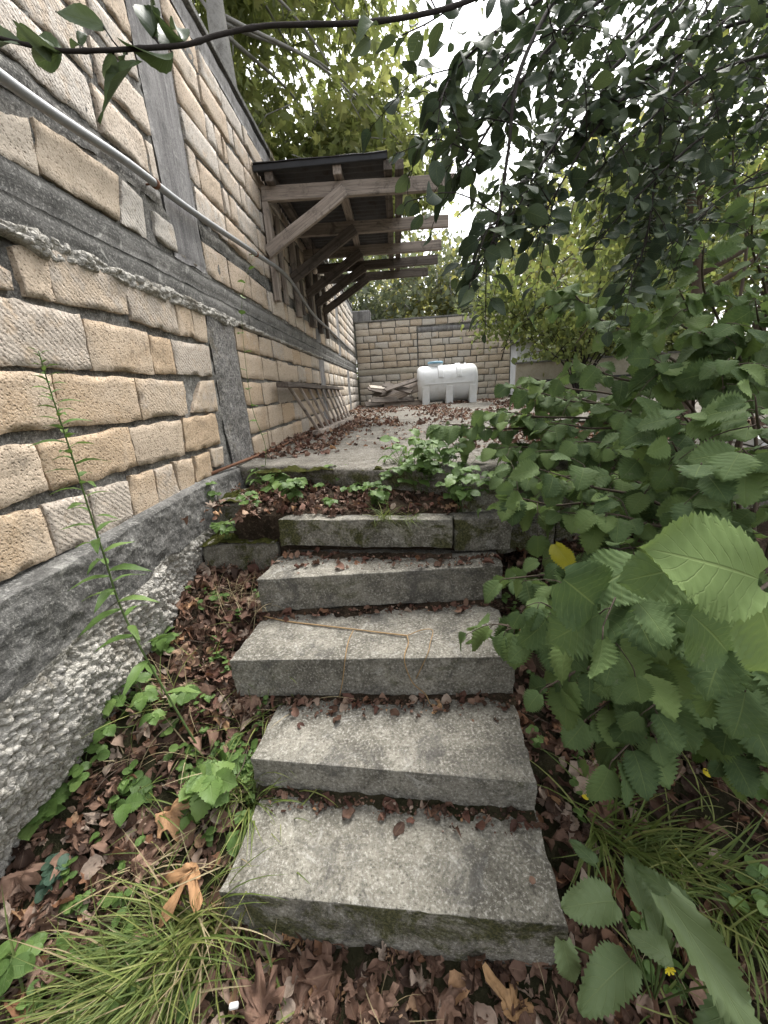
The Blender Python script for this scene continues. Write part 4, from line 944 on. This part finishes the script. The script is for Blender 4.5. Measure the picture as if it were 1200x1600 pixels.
# --- trees
def tree(name, label, base, trunk_pts, r0, crown, n_clump, per, tm, size, bark, group=None, limbs=7, droop=.5, spread=.30, shell=.55, cat='tree', lr=.42):
    """crown: list of (centre, radii) lobes; leaf clumps fill them unevenly, limbs run into them"""
    root = thing(name, label, cat, base, group)
    tp = spline(trunk_pts, 20); tube('trunk', tp, [r0*(1-.72*i/20) for i in range(21)], bark, root, 9)
    items = []; tw = Acc(); cl = []
    for k in range(n_clump):
        c, r = random.choice(crown); v = rv().normalized()*(shell+(1-shell)*random.random()**.6)
        cl.append(Vector((c[0]+v.x*r[0], c[1]+v.y*r[1], c[2]+v.z*r[2])))
    for k in range(limbs):
        e = random.choice(cl); s = random.uniform(.35, .95); p, t = sample_line(tp, s)
        sp = spline([p, p.lerp(e, .5)+Vector((0, 0, .12*(e-p).length)), e], 10); tube('limb', sp, [r0*lr*(1-.85*i/10) for i in range(11)], bark, root, 6)
    for e in cl:
        for q in range(2):
            a = e+rv(spread*.9); tw.tube([e, e.lerp(a, .5)+rv(.04), a], .008*size/.1, 3)
        sg = spread*random.uniform(.6, 1.3)
        for q in range(int(per*random.uniform(.5, 1.5))):
            p = e+Vector((random.gauss(0, sg), random.gauss(0, sg), random.gauss(0, sg*.75)))
            d = (rv(.7)+Vector((0, 0, -droop))).normalized(); n = (UPV+rv(.6)).normalized()
            items.append((random.choice(tm), leaf_matrix(p, d, n, size*random.uniform(.65, 1.2))))
    tag(tw.build('twigs', bark, root), kind='stuff')
    tag(bulk('crown', items, items[0][0].mat, root), kind='stuff')
    return root
ta, tb = onY(347, 85, 5.2), onY(322, -90, 5.2)
tree('maple_tree', 'bright green maple with a pale grey trunk rising behind the left wall', (ta.x, 5.2, .5), [(ta.x+.1, 5.2, .5), ta, tb, (tb.x-.2, 5.4, 7.5)], .13,
     [((-1.3, 7.4, 4.6), (2.0, 1.7, 2.2)), ((-.2, 7.6, 3.4), (1.0, 1.2, .75)), ((-2.2, 6.6, 4.2), (1.2, 1.4, 2.0))], 165, 66, MAPLE, .105, MAT_BARK_GREY, limbs=10, spread=.34, shell=.35, lr=.17)
bt = [('maple', -2.2, 21, 8.5, 3.0, ML_BGD, 'grey green tree with pale thin trunks rising straight behind the far wall'), ('t', 1.6, 24, 8.2, 3.0, ML_BGY, 'yellowing tree beyond the far wall, above the white tank'),
      ('t', 5.2, 23, 9.5, 3.6, ML_BGD, 'grey green tree beyond the right end of the far wall'), ('t', 8.8, 19, 10.0, 3.8, ML_BGY, 'yellow green tree behind the white shed'), ('t', 12.5, 15, 10.5, 4.2, ML_BG, 'tall green tree right of the white shed'),
      ('t', 16, 21, 12, 5.0, ML_BGY, 'broad yellow green tree far behind the shed on the right'), ('t', -6, 19, 10, 3.6, ML_BGD, 'grey green tree beyond the left wall, far behind the canopy'), ('t', 11.5, 8, 8.5, 3.6, ML_BG, 'green tree at the far right of the platform'),
      ('t', 21, 15, 13, 5.5, ML_BGD, 'distant dark green tree at the far right edge'), ('t', 10, 28, 14, 5.5, ML_BGD, 'tallest grey green tree in the far background'), ('t', .2, 32, 11, 5.0, ML_BGY, 'farthest yellowish tree seen between the canopy and the plum leaves'), ('t', 7.0, 13.5, 5.8, 2.2, ML_BG, 'smaller green tree overhanging the low beige wall')]
for _, X, Y, H, r, m, lb in bt:
    g0 = ground_z(X, Y)
    tree('background_tree', lb, (X, Y, g0), [(X, Y, g0), (X+.2, Y, g0+H*.3), (X-.15, Y, g0+H*.65), (X, Y, g0+H*.9)], .10+.012*H,
         [((X, Y, g0+H*.62), (r, r, H*.36)), ((X-r*.45, Y-r*.2, g0+H*.45), (r*.65, r*.6, H*.28)), ((X+r*.5, Y, g0+H*.48), (r*.6, r*.6, H*.3))], 90, 42, [BGL[m]], .20+.004*Y, MAT_BARK_GREY if m is ML_BGD else MAT_BARK_BROWN, 'trees in the background beyond the platform', 6, .4, .10*r+.2, .45)
# multi stemmed shrub on the far right of the platform
sb_ = onZ(915, 590, Z_PLAT+.0)*1.0; sb_ = Vector((4.75, 10.6, Z_PLAT))
ms = tree('multi_stem_tree', 'small tree with many dark stems fanning up, near the right end of the far wall', sb_, [sb_, sb_+Vector((.05, 0, .8)), sb_+Vector((.2, 0, 1.8)), sb_+Vector((.3, 0, 3))], .05,
     [((4.4, 10.5, 2.3), (2.1, 1.4, 1.3)), ((3.1, 10.9, 1.75), (1.2, .9, .55)), ((6.0, 10.2, 2.0), (1.7, 1.2, 1.5)), ((4.6, 10.4, 1.2), (1.6, 1.0, .7))], 130, 48, [BGL[ML_BG]], .13, MAT_BARK, None, 5, .7, .26, .4)
for k in range(9):
    a = -1.0+.25*k+random.uniform(-.08, .08); e = sb_+Vector((1.25*a, random.uniform(-.3, .3), 1.9-.35*abs(a)))
    tube('stem', spline([sb_+Vector((.05*a, random.uniform(-.05, .05), 0)), sb_+Vector((.45*a, 0, .85)), e], 10), [.035-.0026*i for i in range(11)], MAT_BARK, ms, 6)
st0 = onY(1082, 600, 4.6)
tree('slender_tree', 'slender brown trunked tree standing in the foliage right of the platform', (st0.x, 4.6, -.5), [(st0.x, 4.6, -.6), onY(1083, 520, 4.6), onY(1090, 420, 4.6), onY(1075, 250, 4.6), onY(1080, 60, 4.6)], .075,
     [((3.9, 5.0, 2.6), (1.7, 1.5, 1.5)), ((2.6, 5.2, 1.7), (.9, 1.0, .8)), ((5.2, 4.6, 1.7), (1.4, 1.2, 1.3))], 110, 46, [BGL[ML_BG]], .10, MAT_BARK_BROWN, None, 7, .5, .26, .35)
# undergrowth strip closing the view at ground level
ug = []
for k in range(9000):
    x = random.uniform(9.2, 24) if k % 2 else random.uniform(-4, 22); y = random.uniform(4, 30) if k % 2 else random.uniform(20, 34)
    ug.append((BGL[ML_BG], leaf_matrix(Vector((x, y, ground_z(x, y)+random.random()**1.5*1.7)), (rv(.8)+Vector((0, 0, -.2))).normalized(), (UPV+rv(.6)).normalized(), random.uniform(.14, .30))))
tag(bulk('undergrowth', ug, ML_BG), kind='stuff')

# --- spiky plant on the coping
yc = Vector((-1.42, 5.0, 2.53)); yk = thing('spiky_plant', 'small spiky yellow green plant growing on top of the left wall', 'plant', yc)
for k in range(26):
    a = random.random()*6.28; e = random.uniform(.15, 1.3); d = Vector((math.cos(a)*math.cos(e), math.sin(a)*math.cos(e), math.sin(e))); n = (UPV-d*d.z)
    link('leaf', random.choice(SPIKE).me, None, yk, leaf_matrix(yc, d, n.normalized() if n.length > .05 else Vector((1, 0, 0)), random.uniform(.22, .36)))
for k in range(14):
    a = random.uniform(-.9, .9); d = Vector((math.cos(a)*.5, math.sin(a)*.4, -.75)).normalized(); link('dry_leaf', STRAW[1].me, None, yk, leaf_matrix(yc+Vector((.2, 0, 0)), d, Vector((.7, 0, .5)).normalized(), random.uniform(.2, .32), 2))

# --- tall weeds
def stalk_plant(name, label, pts, r, tm, n, size, s0=.05, top=.25, mat=MAT_STEM, cat='weed', down=.25, group=None):
    root = thing(name, label, cat, pts[0], group); sp = spline(pts, 30); tube('stem', sp, [r*(1-.75*i/30) for i in range(31)], mat, root, 6)
    for k in range(n):
        s = s0+(1-s0)*(k/(n-1))**.85; p, t = sample_line(sp, s); a = k*2.4+random.uniform(-.3, .3)
        d = (Vector((math.cos(a), math.sin(a), .35-down+.5*s))).normalized(); nn = (UPV+rv(.2)); nn = (nn-d*nn.dot(d)).normalized()
        link('leaf', random.choice(tm).me, None, root, leaf_matrix(p, d, nn, size*(1-(1-top)*s)*random.uniform(.75, 1.15)))
    return root
w0 = gpt(-.86, 1.17); wt = onY(60, 548, 1.0)
stalk_plant('tall_weed', 'tall thin stemmed weed with narrow leaves standing before the left wall', [w0, onY(205, 985, 1.16), onY(160, 860, 1.12), onY(115, 720, 1.06), onY(82, 620, 1.03), wt], .0042, LANCE, 60, .155, .10, .16)
c0 = Vector((-1.02, 2.75, -.62)); stalk_plant('climbing_weed', 'thin climbing weed with sparse small leaves against the wall pillar', [c0, onY(415, 700, 2.75), onY(395, 640, 2.8), onY(383, 560, 2.85), onY(378, 470, 2.9), onY(395, 400, 2.95)], .0028, HERB, 15, .055, .0, .8)
def herb(label, p, n, h, tm, size, group=None, name='small_herb', spread=.6, lean=Vector((0, 0, 0)), per=3):
    root = thing(name, label, 'plant', p, group)
    for k in range(n):
        a = random.random()*6.28; e = p+Vector((math.cos(a)*h*spread*random.random(), math.sin(a)*h*spread*random.random(), h*random.uniform(.5, 1.1)))+lean*h
        b0_ = p+Vector((random.gauss(0, .012), random.gauss(0, .012), -.01)); sp = spline([b0_, b0_.lerp(e, .5)+rv(.008), e], 6); tube('stem', sp, [.0018-.0001*i for i in range(7)], MAT_STEM, root, 5)
        for q in range(per):
            b_ = a+(q-(per-1)/2)*1.5; d = Vector((math.cos(b_), math.sin(b_), random.uniform(-.35, .15))).normalized(); nn = (UPV+Vector((-.0, -.3, 0))+rv(.2)); nn = (nn-d*nn.dot(d)).normalized()
            pp_ = sample_line(sp, 1 if q < 3 else .6)[0]; link('leaf', random.choice(tm).me, None, root, leaf_matrix(pp_, d, nn, size*random.uniform(.7, 1.15)))
    return root
def gz_px(x, y):      # ground under a photo point
    r = ray(x, y); t = .3
    for i in range(400):
        p = r*t
        if p.z < ground_z(p.x, p.y): return p
        t += .01
    return p
herb('pale green nettle like plant at the left edge of the second step', gz_px(345, 1260), 6, .16, HERB, .085)
herb('leafy green weed at the foot of the tall weed', gz_px(235, 1120), 12, .16, HERB, .058, spread=1.1)
herb('bright green seedlings under the hollow of the wall foundation', gz_px(140, 1200), 7, .07, ROUND, .045, spread=1.4)
herb('young plant with toothed leaves left of the third step', gz_px(270, 1020), 5, .10, HERB, .055)
herb('blue green clover like rosette on the left bank', gz_px(95, 1370), 7, .05, BLUEL, .036, spread=1.0)
herb('low broad leaved weed at the far left of the bank', gz_px(60, 1270), 6, .07, HERB, .075, spread=1.3)
herb('round leaved seedlings at the bottom left corner', gz_px(25, 1535), 7, .08, ROUND, .055, spread=1.0)
herb('small ivy like shoot beside the lowest step', gz_px(378, 1335), 5, .10, HERB, .050)
herb('wide leaved seedling in the middle of the left bank', gz_px(205, 1260), 4, .06, HERB, .065, spread=1.2)
L_ = lambda x, y, z=-.645: onZ(x, y, z)
herb('bright green lobed seedling on the landing left of centre', L_(462, 790), 16, .16, HERB, .058)
herb('small seedling with three leaves beside the lobed one', L_(520, 790), 3, .05, HERB, .05)
herb('bushy nettle like weed in the middle of the landing', L_(662, 778), 30, .36, HERB, .062, spread=.6, per=5)
herb('drooping pale weed at the right end of the landing', L_(722, 796), 22, .22, HERB, .055, spread=.7, per=5)
herb('seedling with rounded leaves growing on the mossy block', onZ(355, 845, -.79), 7, .12, HERB, .048)
herb('thin leaved seedling at the wall end of the landing', onZ(335, 790, -.62), 6, .13, HERB, .045)
herb('young leafy sprig at the base of the climbing weed', onZ(405, 760, -.6), 5, .12, LANCE, .085)
herb('trefoil like herb at the right edge of the bank', gz_px(1180, 1420), 9, .14, ROUND, .042, spread=1.1)
herb('lobed leaf plant at the right edge below the hazel', gz_px(1150, 1210), 8, .12, HERB, .06, spread=1.1)
herb('tiny bright green sprig beside the second step, right side', gz_px(835, 1165), 5, .06, ROUND, .03)
for x, y, n, h, tm_, sz, lb in ((395, 800, 6, .10, HERB, .045, 'little leafy sprout at the left corner of the landing'), (560, 780, 7, .12, HERB, .042, 'small weed against the mossy slab edge, centre of the landing'), (610, 775, 8, .16, HERB, .042, 'slim leafy weed just left of the bushy nettle like weed'),
      (690, 770, 12, .30, HERB, .06, 'tall leafy weed leaning over the platform edge at the right of the landing'), (745, 790, 9, .16, HERB, .05, 'leafy weed growing over the block at the end of the top step'), (500, 775, 5, .10, ROUND, .035, 'round leaved sprout under the slab edge, left of centre')):
    herb(lb, L_(x, y), n, h, tm_, sz, spread=.8)
for x, y, n, h, tm_, sz, lb in ((430, 775, 9, .16, HERB, .06, 'leafy weed between the mossy blocks and the lobed seedling'), (540, 765, 9, .17, HERB, .05, 'upright weed against the dark mossy slab face, left of centre'), (585, 790, 10, .13, HERB, .05, 'spreading weed beside the little grass tuft on the landing'),
      (640, 760, 14, .26, LANCE, .09, 'narrow leaved weed rising behind the bushy nettle like weed'), (380, 745, 8, .14, HERB, .05, 'weed growing from the rubble at the wall end of the platform edge')):
    herb(lb, L_(x, y, -.64), n, h, tm_, sz, spread=.75, per=5)
moss_acc = Acc()
for (x0, y0, x1, y1, zt, dp, sd) in ((395, 738, 520, 733, Z_PLAT-.002, .10, 3), (560, 734, 640, 735, Z_PLAT-.004, .05, 8), (440, 805, 560, 806, -.668, .10, 5), (600, 806, 700, 806, -.668, .10, 6)):
    A, B = onZ(x0, y0, zt), onZ(x1, y1, zt)
    def mf(u, v):
        p = A.lerp(B, u)+Vector((0, .01+dp*v, 0)); e = min(u, 1-u, v+.05, 1-v); return (p.x, p.y, zt-.010+.035*(fbm(p.x*9+sd, p.y*9, 1, 1, 3)+.15)*min(1, e*6)+.006*fbm(p.x*50, p.y*50, 2, 1, 2))
    V, F = grid_vf(70, 16, mf); moss_acc.add(V, F)
tag(moss_acc.build('moss', MAT_MOSS), kind='stuff')
gc = []
for k in range(420):
    if k < 260: p = gpt(random.uniform(-1.2, -.5), random.uniform(.35, 1.9))
    else: p = gpt(random.uniform(.55, 1.9), random.uniform(.4, 2.0))
    if fbm(p.x, p.y, 3, 3.5) < -.05: continue
    for q in range(random.randint(3, 6)):
        a = random.random()*6.28; d = Vector((math.cos(a), math.sin(a), random.uniform(-.2, .35))).normalized(); nn = (UPV+rv(.25)); nn = (nn-d*nn.dot(d)).normalized()
        gc.append((random.choice(HERB+ROUND), leaf_matrix(p+Vector((0, 0, random.uniform(.015, .06))), d, nn, random.uniform(.018, .042))))
tag(bulk('ground_cover', gc, ML_HERB), kind='stuff')
# broad weed, bottom right
dk = thing('broad_leaf_weed', 'pale green weed with long broad toothed leaves at the bottom right', 'weed', gz_px(1010, 1560))
for bx, by, tx, ty, d, dd, s, w_ in ((1035, 1480, 1000, 1340, .98, .10, .17, .55), (1040, 1400, 1200, 1640, .86, -.12, .34, .42), (960, 1408, 878, 1412, .95, -.02, .13, 1.1), (985, 1500, 925, 1545, .92, -.05, .15, 1.0), (1005, 1420, 985, 1345, .98, .05, .10, .8), (930, 1350, 905, 1320, 1.05, .03, .07, 1.0), (1075, 1420, 1010, 1360, .92, .06, .11, .8), (1050, 1500, 1010, 1465, .90, 0, .09, 1.0), (880, 1470, 900, 1560, .95, -.03, .12, .8), (1150, 1540, 1110, 1640, .85, -.05, .2, .6)):
    a, b_ = far(bx, by, d), far(tx, ty, d+dd); dv = (b_-a).normalized(); nn = Vector((-.05, -.35, 1))+rv(.15); nn = (nn-dv*nn.dot(dv)).normalized()
    link('leaf', random.choice(DOCK).me, None, dk, leaf_matrix(a, dv, nn, s, w_))
    tube('stem', spline([gz_px(1020, 1570), a.lerp(gz_px(1020, 1570), .5)+Vector((0, 0, .03)), a], 8), .0024, MAT_STEM, dk, 5)
fl = thing('yellow_flower', 'small yellow daisy like flower on a thin stem, bottom right', 'flower', gz_px(1060, 1580))
fc = far(1045, 1514, .86); tube('stem', spline([gz_px(1085, 1590), fc+Vector((.03, .01, -.05)), fc], 10), .0014, MAT_STEM, fl, 5)
MAT_YEL = simple('yellow_petal', (.75, .60, .03), .5, .1, bump=.05)
for k in range(7):
    a = k*.9; e = fc+(RIGHT*math.cos(a)+UP*math.sin(a)*.8)*.011-FWD*.004; sd_ = (RIGHT*-math.sin(a)+UP*math.cos(a))*.003
    obj('petal', [fc+sd_*.5, e+sd_, e+(e-fc)*.2, e-sd_, fc-sd_*.5, (fc+e)/2-FWD*.002], [(0, 1, 5), (1, 2, 5), (2, 3, 5), (3, 4, 5), (4, 0, 5)], MAT_YEL, fl)
tube('flower_head', [fc+FWD*.003, fc-FWD*.001, fc-FWD*.003], [.002, .0042, .002], MAT_YEL, fl, 8)
for x, y, lb in ((908, 1253, 'pale yellow fallen leaflet right of the second step'), (1052, 1346, 'pale yellow fallen leaflet in the grass on the right bank'), (1097, 1218, 'tiny yellow leaflet in the dark litter at the right')):
    p = gz_px(x, y)+Vector((0, 0, .03)); tag(link('fallen_leaflet', ROUND[0].me.copy(), None, None, leaf_matrix(p, Vector((1, .2, 0)), Vector((0, -.5, 1)).normalized(), .030, 1.2)), lb, 'leaf'); o_ = bpy.data.objects[-1] if False else None
for o in [o for o in COL.objects if o.name.startswith('fallen_leaflet')]: o.data.materials.clear(); o.data.materials.append(MAT_YEL)

# --- grass
def tuft(p, n, L, lean, spread, items, tm=BLADE, w=1.0):
    for k in range(n):
        a = random.random()*6.28; d = (Vector((math.cos(a)*spread, math.sin(a)*spread, 1))+lean*random.uniform(.3, 1.4)+rv(.12)).normalized()
        n_ = Vector((-d.x, -d.y, .6+abs(d.z))); n_ = UPV-d*d.z if d.z < .95 else Vector((-1, 0, 0)); n_ = n_+rv(.25); n_ = (n_-d*n_.dot(d)).normalized()
        items.append((random.choice(tm), leaf_matrix(p+Vector((random.gauss(0, .022), random.gauss(0, .022), 0)), d, n_, L*random.uniform(.5, 1.2), w)))
gp = gz_px(338, 1480); it = []
for k in range(10): tuft(gp+Vector((-.03*k*.6+random.gauss(0, .03), random.gauss(0, .05)-.01*k, 0)), 80, .36, Vector((-1.0, -.75, -.1)), .55, it, w=.7)
root = thing('grass_clump', 'dense clump of long green grass sprawling at the left corner of the lowest step', 'grass', gp); tag(bulk('blades', it, ML_GRASS, root), kind='stuff')
it = []
for k in range(8): tuft(gp+Vector((-.02*k+random.gauss(0, .04), random.gauss(0, .06), 0)), 16, .34, Vector((-.8, -.6, -.35)), .9, it, STRAW)
tag(bulk('dry_blades', it, ML_STRAW, root), kind='stuff')
it = []; tuft(gz_px(395, 1262), 60, .22, Vector((.5, -.3, 0)), .6, it); tuft(gz_px(375, 1240), 40, .2, Vector((-.2, -.3, 0)), .6, it)
root = thing('grass_clump', 'small arching grass tuft at the left corner of the second step', 'grass', gz_px(395, 1262)); tag(bulk('blades', it, ML_GRASS, root), kind='stuff')
it = []
for x, y in ((960, 1330), (1000, 1310), (1060, 1350), (1110, 1400), (1010, 1380), (1150, 1440), (930, 1300)): tuft(gz_px(x, y), 42, .30, Vector((random.uniform(-.2, .9), -.6, -.1)), .7, it)
root = thing('grass_clump', 'tangled long dark grass on the right bank below the hazel', 'grass', gz_px(1020, 1350)); tag(bulk('blades', it, ML_GRASS, root), kind='stuff')
it = []; tuft(L_(600, 812), 55, .13, Vector((0, -.3, 0)), .6, it); tuft(L_(640, 815), 30, .11, Vector((0, -.3, 0)), .6, it)
root = thing('grass_clump', 'little grass tuft on the landing above the top step', 'grass', L_(600, 812)); tag(bulk('blades', it, ML_GRASS, root), kind='stuff')
it = []
for k in range(120):
    x, y = random.uniform(-1.1, -.45), random.uniform(.35, 2.2)
    if y < 1.5 or random.random() < .3: tuft(gpt(x, y), random.randint(3, 9), random.uniform(.12, .30), Vector((random.uniform(-.6, .6), -.4, 0)), .8, it, BLADE if random.random() < .75 else STRAW)
for k in range(70):
    x, y = random.uniform(.62, 1.7), random.uniform(.4, 1.5); tuft(gpt(x, y), random.randint(3, 9), random.uniform(.12, .32), Vector((random.uniform(-.5, .8), -.5, 0)), .8, it, BLADE if random.random() < .8 else STRAW)
for k in range(16):
    x, y = random.uniform(-.45, .45), random.uniform(.40, .62); tuft(gpt(x, y), 2, .16, Vector((random.uniform(-.6, .6), -.2, 0)), .8, it, STRAW)
for k in range(10): tuft(onZ(random.uniform(330, 420), random.uniform(900, 950), -1.0), 8, .14, Vector((0, -.4, 0)), .8, it, STRAW)
tag(bulk('grass', [i for i in it if i[0] in BLADE], ML_GRASS), kind='stuff'); tag(bulk('dry_grass', [i for i in it if i[0] in STRAW], ML_STRAW), kind='stuff')

# --- fallen twigs
fa = Acc()
for k in range(130):
    z_ = random.random()
    if z_ < .45: p = gpt(random.uniform(-1.2, -.45), random.uniform(.35, 2.2), .02)
    elif z_ < .8: p = gpt(random.uniform(.5, 1.9), random.uniform(.4, 2.4), .02)
    elif z_ < .9: p = Vector((random.uniform(-.9, .3), random.uniform(2.15, 2.7), -.66))
    else: p = Vector((random.uniform(-1.1, 1), random.uniform(3.1, 6), Z_PLAT+.008))
    a = random.random()*6.28; l = random.uniform(.06, .30); d = Vector((math.cos(a), math.sin(a), random.uniform(-.1, .2)))*l
    fa.tube(spline([p, p+d*.5+rv(.012), p+d+rv(.01)], 6), [.0028-.0003*i for i in range(7)], 4)
tag(fa.build('fallen_twigs', MAT_BARK_BROWN), kind='stuff')
# --- leaf litter
def lie(p, size, tm, flat=.35): 
    a = random.random()*6.28; n = (UPV+rv(flat)).normalized(); d = Vector((math.cos(a), math.sin(a), 0)); d = (d-n*d.dot(n)).normalized()
    return (random.choice(tm), leaf_matrix(p, d, n, size*random.uniform(.6, 1.25), random.uniform(.75, 1.1)))
lit = {ML_DEAD: [], ML_DEADDARK: [], ML_DEADRED: []}
def scatter(n, fx, fy, size, kinds, zf=ground_z, up=.012, flat=.5, keep=None):
    for k in range(n):
        x, y = random.uniform(*fx), random.uniform(*fy)
        if keep and not keep(x, y): continue
        m, tm = random.choice(kinds); lit[m].append(lie(Vector((x, y, zf(x, y)+random.random()*up)), size, tm, flat))
KB = [(ML_DEAD, DEADO), (ML_DEAD, DEADP), (ML_DEADDARK, DEADOD), (ML_DEADDARK, DEADPD)]; KD = [(ML_DEADDARK, DEADOD), (ML_DEADDARK, DEADPD), (ML_DEADDARK, DEADOD), (ML_DEAD, DEADO)]; KR = [(ML_DEADRED, DEADR)]*2+[(ML_DEADDARK, DEADOD)]
clump = lambda sc, th: (lambda x, y: fbm(x, y, 8, sc)+random.uniform(-.15, .15) > th)
scatter(900, (-1.35, -.8), (.3, 2.3), .05, KB+KD, up=.02); scatter(1700, (-1.2, -.42), (.3, 2.5), .060, KB, up=.03, keep=clump(4, -.2)); scatter(600, (-.95, -.50), (1.25, 2.2), .06, KR+KB, up=.05)
scatter(900, (-.6, .6), (.25, .75), .055, KB, up=.02); scatter(2600, (.42, 2.2), (.3, 2.75), .060, KD, up=.04)
scatter(60, (-1.25, -.42), (.35, 2.2), .105, [(ML_DEAD, DEADP)], up=.05, flat=.4); scatter(26, (-.5, .6), (.3, .7), .10, [(ML_DEAD, DEADP)], up=.03); scatter(40, (.5, 1.8), (.4, 2.0), .10, [(ML_DEAD, DEADP), (ML_DEADDARK, DEADPD)], up=.04)
scatter(500, (-1.15, -.42), (.3, 2.5), .03, KR, up=.01); scatter(700, (.42, 2.0), (.3, 2.6), .035, KR, up=.01)
scatter(1500, (-.95, .36), (1.98, 3.0), .042, KR+KB+KD, lambda x, y: -.650+.09*min(1, max(0, (y-2.1)/.7)), .025, .5, lambda x, y: y > lerp_tab(x, [(-.7, step_c[4][0].y+.07), (.3, step_c[4][1].y+.07)])+.05*fbm(x*6, 0, 2))
scatter(60, (-1.2, -.72), (1.9, 2.9), .045, KB, lambda x, y: -.6, .01)
for i, (A, B, bk) in enumerate(step_c):      # debris caught at the back of each tread
    nxt = step_c[i+1] if i < 4 else None
    for k in range((300, 340, 260, 300, 60)[i]):
        s = random.random(); p = A.lerp(B, s)
        if nxt: q = nxt[0].lerp(nxt[1], min(1, max(0, (p.x-nxt[0].x)/(nxt[1].x-nxt[0].x)))); yb = q.y-.012
        else: yb = p.y+.2
        spread = (.035, .05, .03, .09, .1)[i]; y = max(p.y+.03, yb-abs(random.gauss(0, spread))); fine = random.random() < .82
        m, tm = random.choice(KR+KD+KD if fine else KR+KB[:1]+KD[:1]); lit[m].append(lie(Vector((p.x+(y-p.y)*.1, y, ZS[i]+.006+random.random()*.008)), random.uniform(.006, .014) if fine else .040, tm, .45))
drift = lambda x, y: fbm(x, y*.8, 2, .9)+.35*fbm(x, y, 5, 3)+(.25 if x < 0 else 0)+random.uniform(-.2, .2) > .02
scatter(4600, (-1.2, 3.2), (5.2, 12.6), .060, KR+KD+KB[:2], lambda x, y: Z_PLAT+.004, .015, .4, drift); scatter(900, (-1.22, -.55), (3.0, 7.5), .05, KR+KB, lambda x, y: Z_PLAT+.006, .02, .5)
scatter(260, (-.6, 3), (3.1, 5.5), .045, KR+KD, lambda x, y: Z_PLAT+.006, .004, .3); scatter(900, (.6, 3.2), (2.6, 4.2), .055, KD, lambda x, y: Z_PLAT+.006, .02, .5, lambda x, y: y > plat_front(x)+.02)
allv = sorted([(m.col[1].to_3d().length/max(.1, m.translation.dot(FWD)) if in_frame(m.translation, 0) else 0, t, m, mt) for mt, L in lit.items() for t, m in L], key=lambda q: -q[0])
def zone(p, t, m, sz):
    big = 'large' if sz > .075 else ('small' if sz < .05 else 'medium'); sh = 'lobed' if t in DEADP or t in DEADPD else ('curled' if t in DEADR else 'oval')
    c_ = 'dark rotting' if m is ML_DEADDARK else ('red brown' if m is ML_DEADRED else 'dry brown'); nm = '%s %s %s leaf' % (big, c_, sh)
    if p.z > -.53: return nm+' in the drift on the platform', 'fallen leaves on the platform'
    near_ = ('lowest', 'second', 'third', 'fourth')[min(3, max(0, int((p.y-.55)/.42)))]
    if p.x > .42 and p.y < 2.6: return nm+(' right of the %s step' % near_ if p.x < .95 else ' under the bushes far right of the %s step' % near_), 'fallen leaves right of the steps'
    if p.x < -.42 and p.y < 2.4 and p.y > .5: return nm+(' close to the left end of the %s step' % near_ if p.x > -.8 else ' by the wall foot, level with the %s step' % near_), 'fallen leaves left of the steps'
    if p.y < .85 and p.z < -1.5: return nm+' before the %s of the lowest step' % ('left third' if p.x < -.12 else ('middle' if p.x < .22 else 'right end')), 'fallen leaves before the steps'
    return nm+' caught at the back of the %s step tread' % near_, 'fallen leaves on the steps'
rest_ = {ML_DEAD: [], ML_DEADDARK: [], ML_DEADRED: []}
for i, (s, t, m, mt) in enumerate(allv):
    if i < 280:
        l, g = zone(m.translation, t, mt, m.col[1].to_3d().length); tag(link('fallen_leaf', t.me, None, None, m), l, 'leaf', g)
    else: rest_[mt].append((t, m))
for mt, nm in ((ML_DEAD, 'leaf_litter'), (ML_DEADDARK, 'dark_leaf_litter'), (ML_DEADRED, 'red_leaf_litter')): tag(bulk(nm, rest_[mt], mt), kind='stuff')
def special(x, y, tx, ty, size, tm, lb, dz=.03, n=None, z=None):
    a = (onZ(x, y, z) if z is not None else gz_px(x, y))+Vector((0, 0, dz)); b_ = (onZ(tx, ty, z) if z is not None else gz_px(tx, ty))+Vector((0, 0, dz)); dv = (b_-a).normalized(); nn = (n or Vector((0, -.35, 1))); nn = (nn-dv*nn.dot(dv)).normalized()
    tag(link('fallen_leaf', tm.me, None, None, leaf_matrix(a, dv, nn, size)), lb, 'leaf')
special(318, 1392, 268, 1462, .125, TANP, 'large tan three lobed leaf resting on the long grass clump', .12)
special(800, 1600, 803, 1530, .11, TANP, 'forked pale tan leaf at the bottom edge below the lowest step', .03)
special(30, 1385, 55, 1440, .12, DEADP[2], 'curled orange brown leaf at the left edge of the bank', .05)
special(340, 1120, 320, 1170, .12, TANP, 'large orange tan leaf in the hollow left of the third step', .04)
special(405, 1100, 380, 1125, .10, DEADP[0], 'orange leaf leaning on the left end of the third step', .06)
special(690, 1108, 660, 1100, .05, TANP, 'small orange leaf at the back of the second step tread', .012, z=ZS[1])
special(835, 1375, 825, 1385, .022, DEADO[0], 'single tiny brown leaf on the right of the lowest tread', .01, z=ZS[0])
special(525, 888, 545, 893, .055, DEADR[1], 'curled dark leaf on the middle of the fourth step tread', .012, z=ZS[3])
special(940, 1230, 925, 1215, .11, DEADP[1], 'broad grey brown leaf lying under the hazel right of the second step', .04)
special(900, 1295, 880, 1290, .09, DEADP[3], 'orange brown leaf in the dark litter right of the second step', .03)
special(680, 1590, 690, 1560, .11, DEADP[4], 'grey brown ribbed leaf at the bottom edge, centre', .03)
special(470, 1590, 460, 1560, .11, DEADP[1], 'pale grey brown leaf at the bottom edge left of centre', .03)
special(770, 683, 765, 684, .06, YELLOW, 'single yellow leaf on the platform near the tank', .01, z=Z_PLAT)
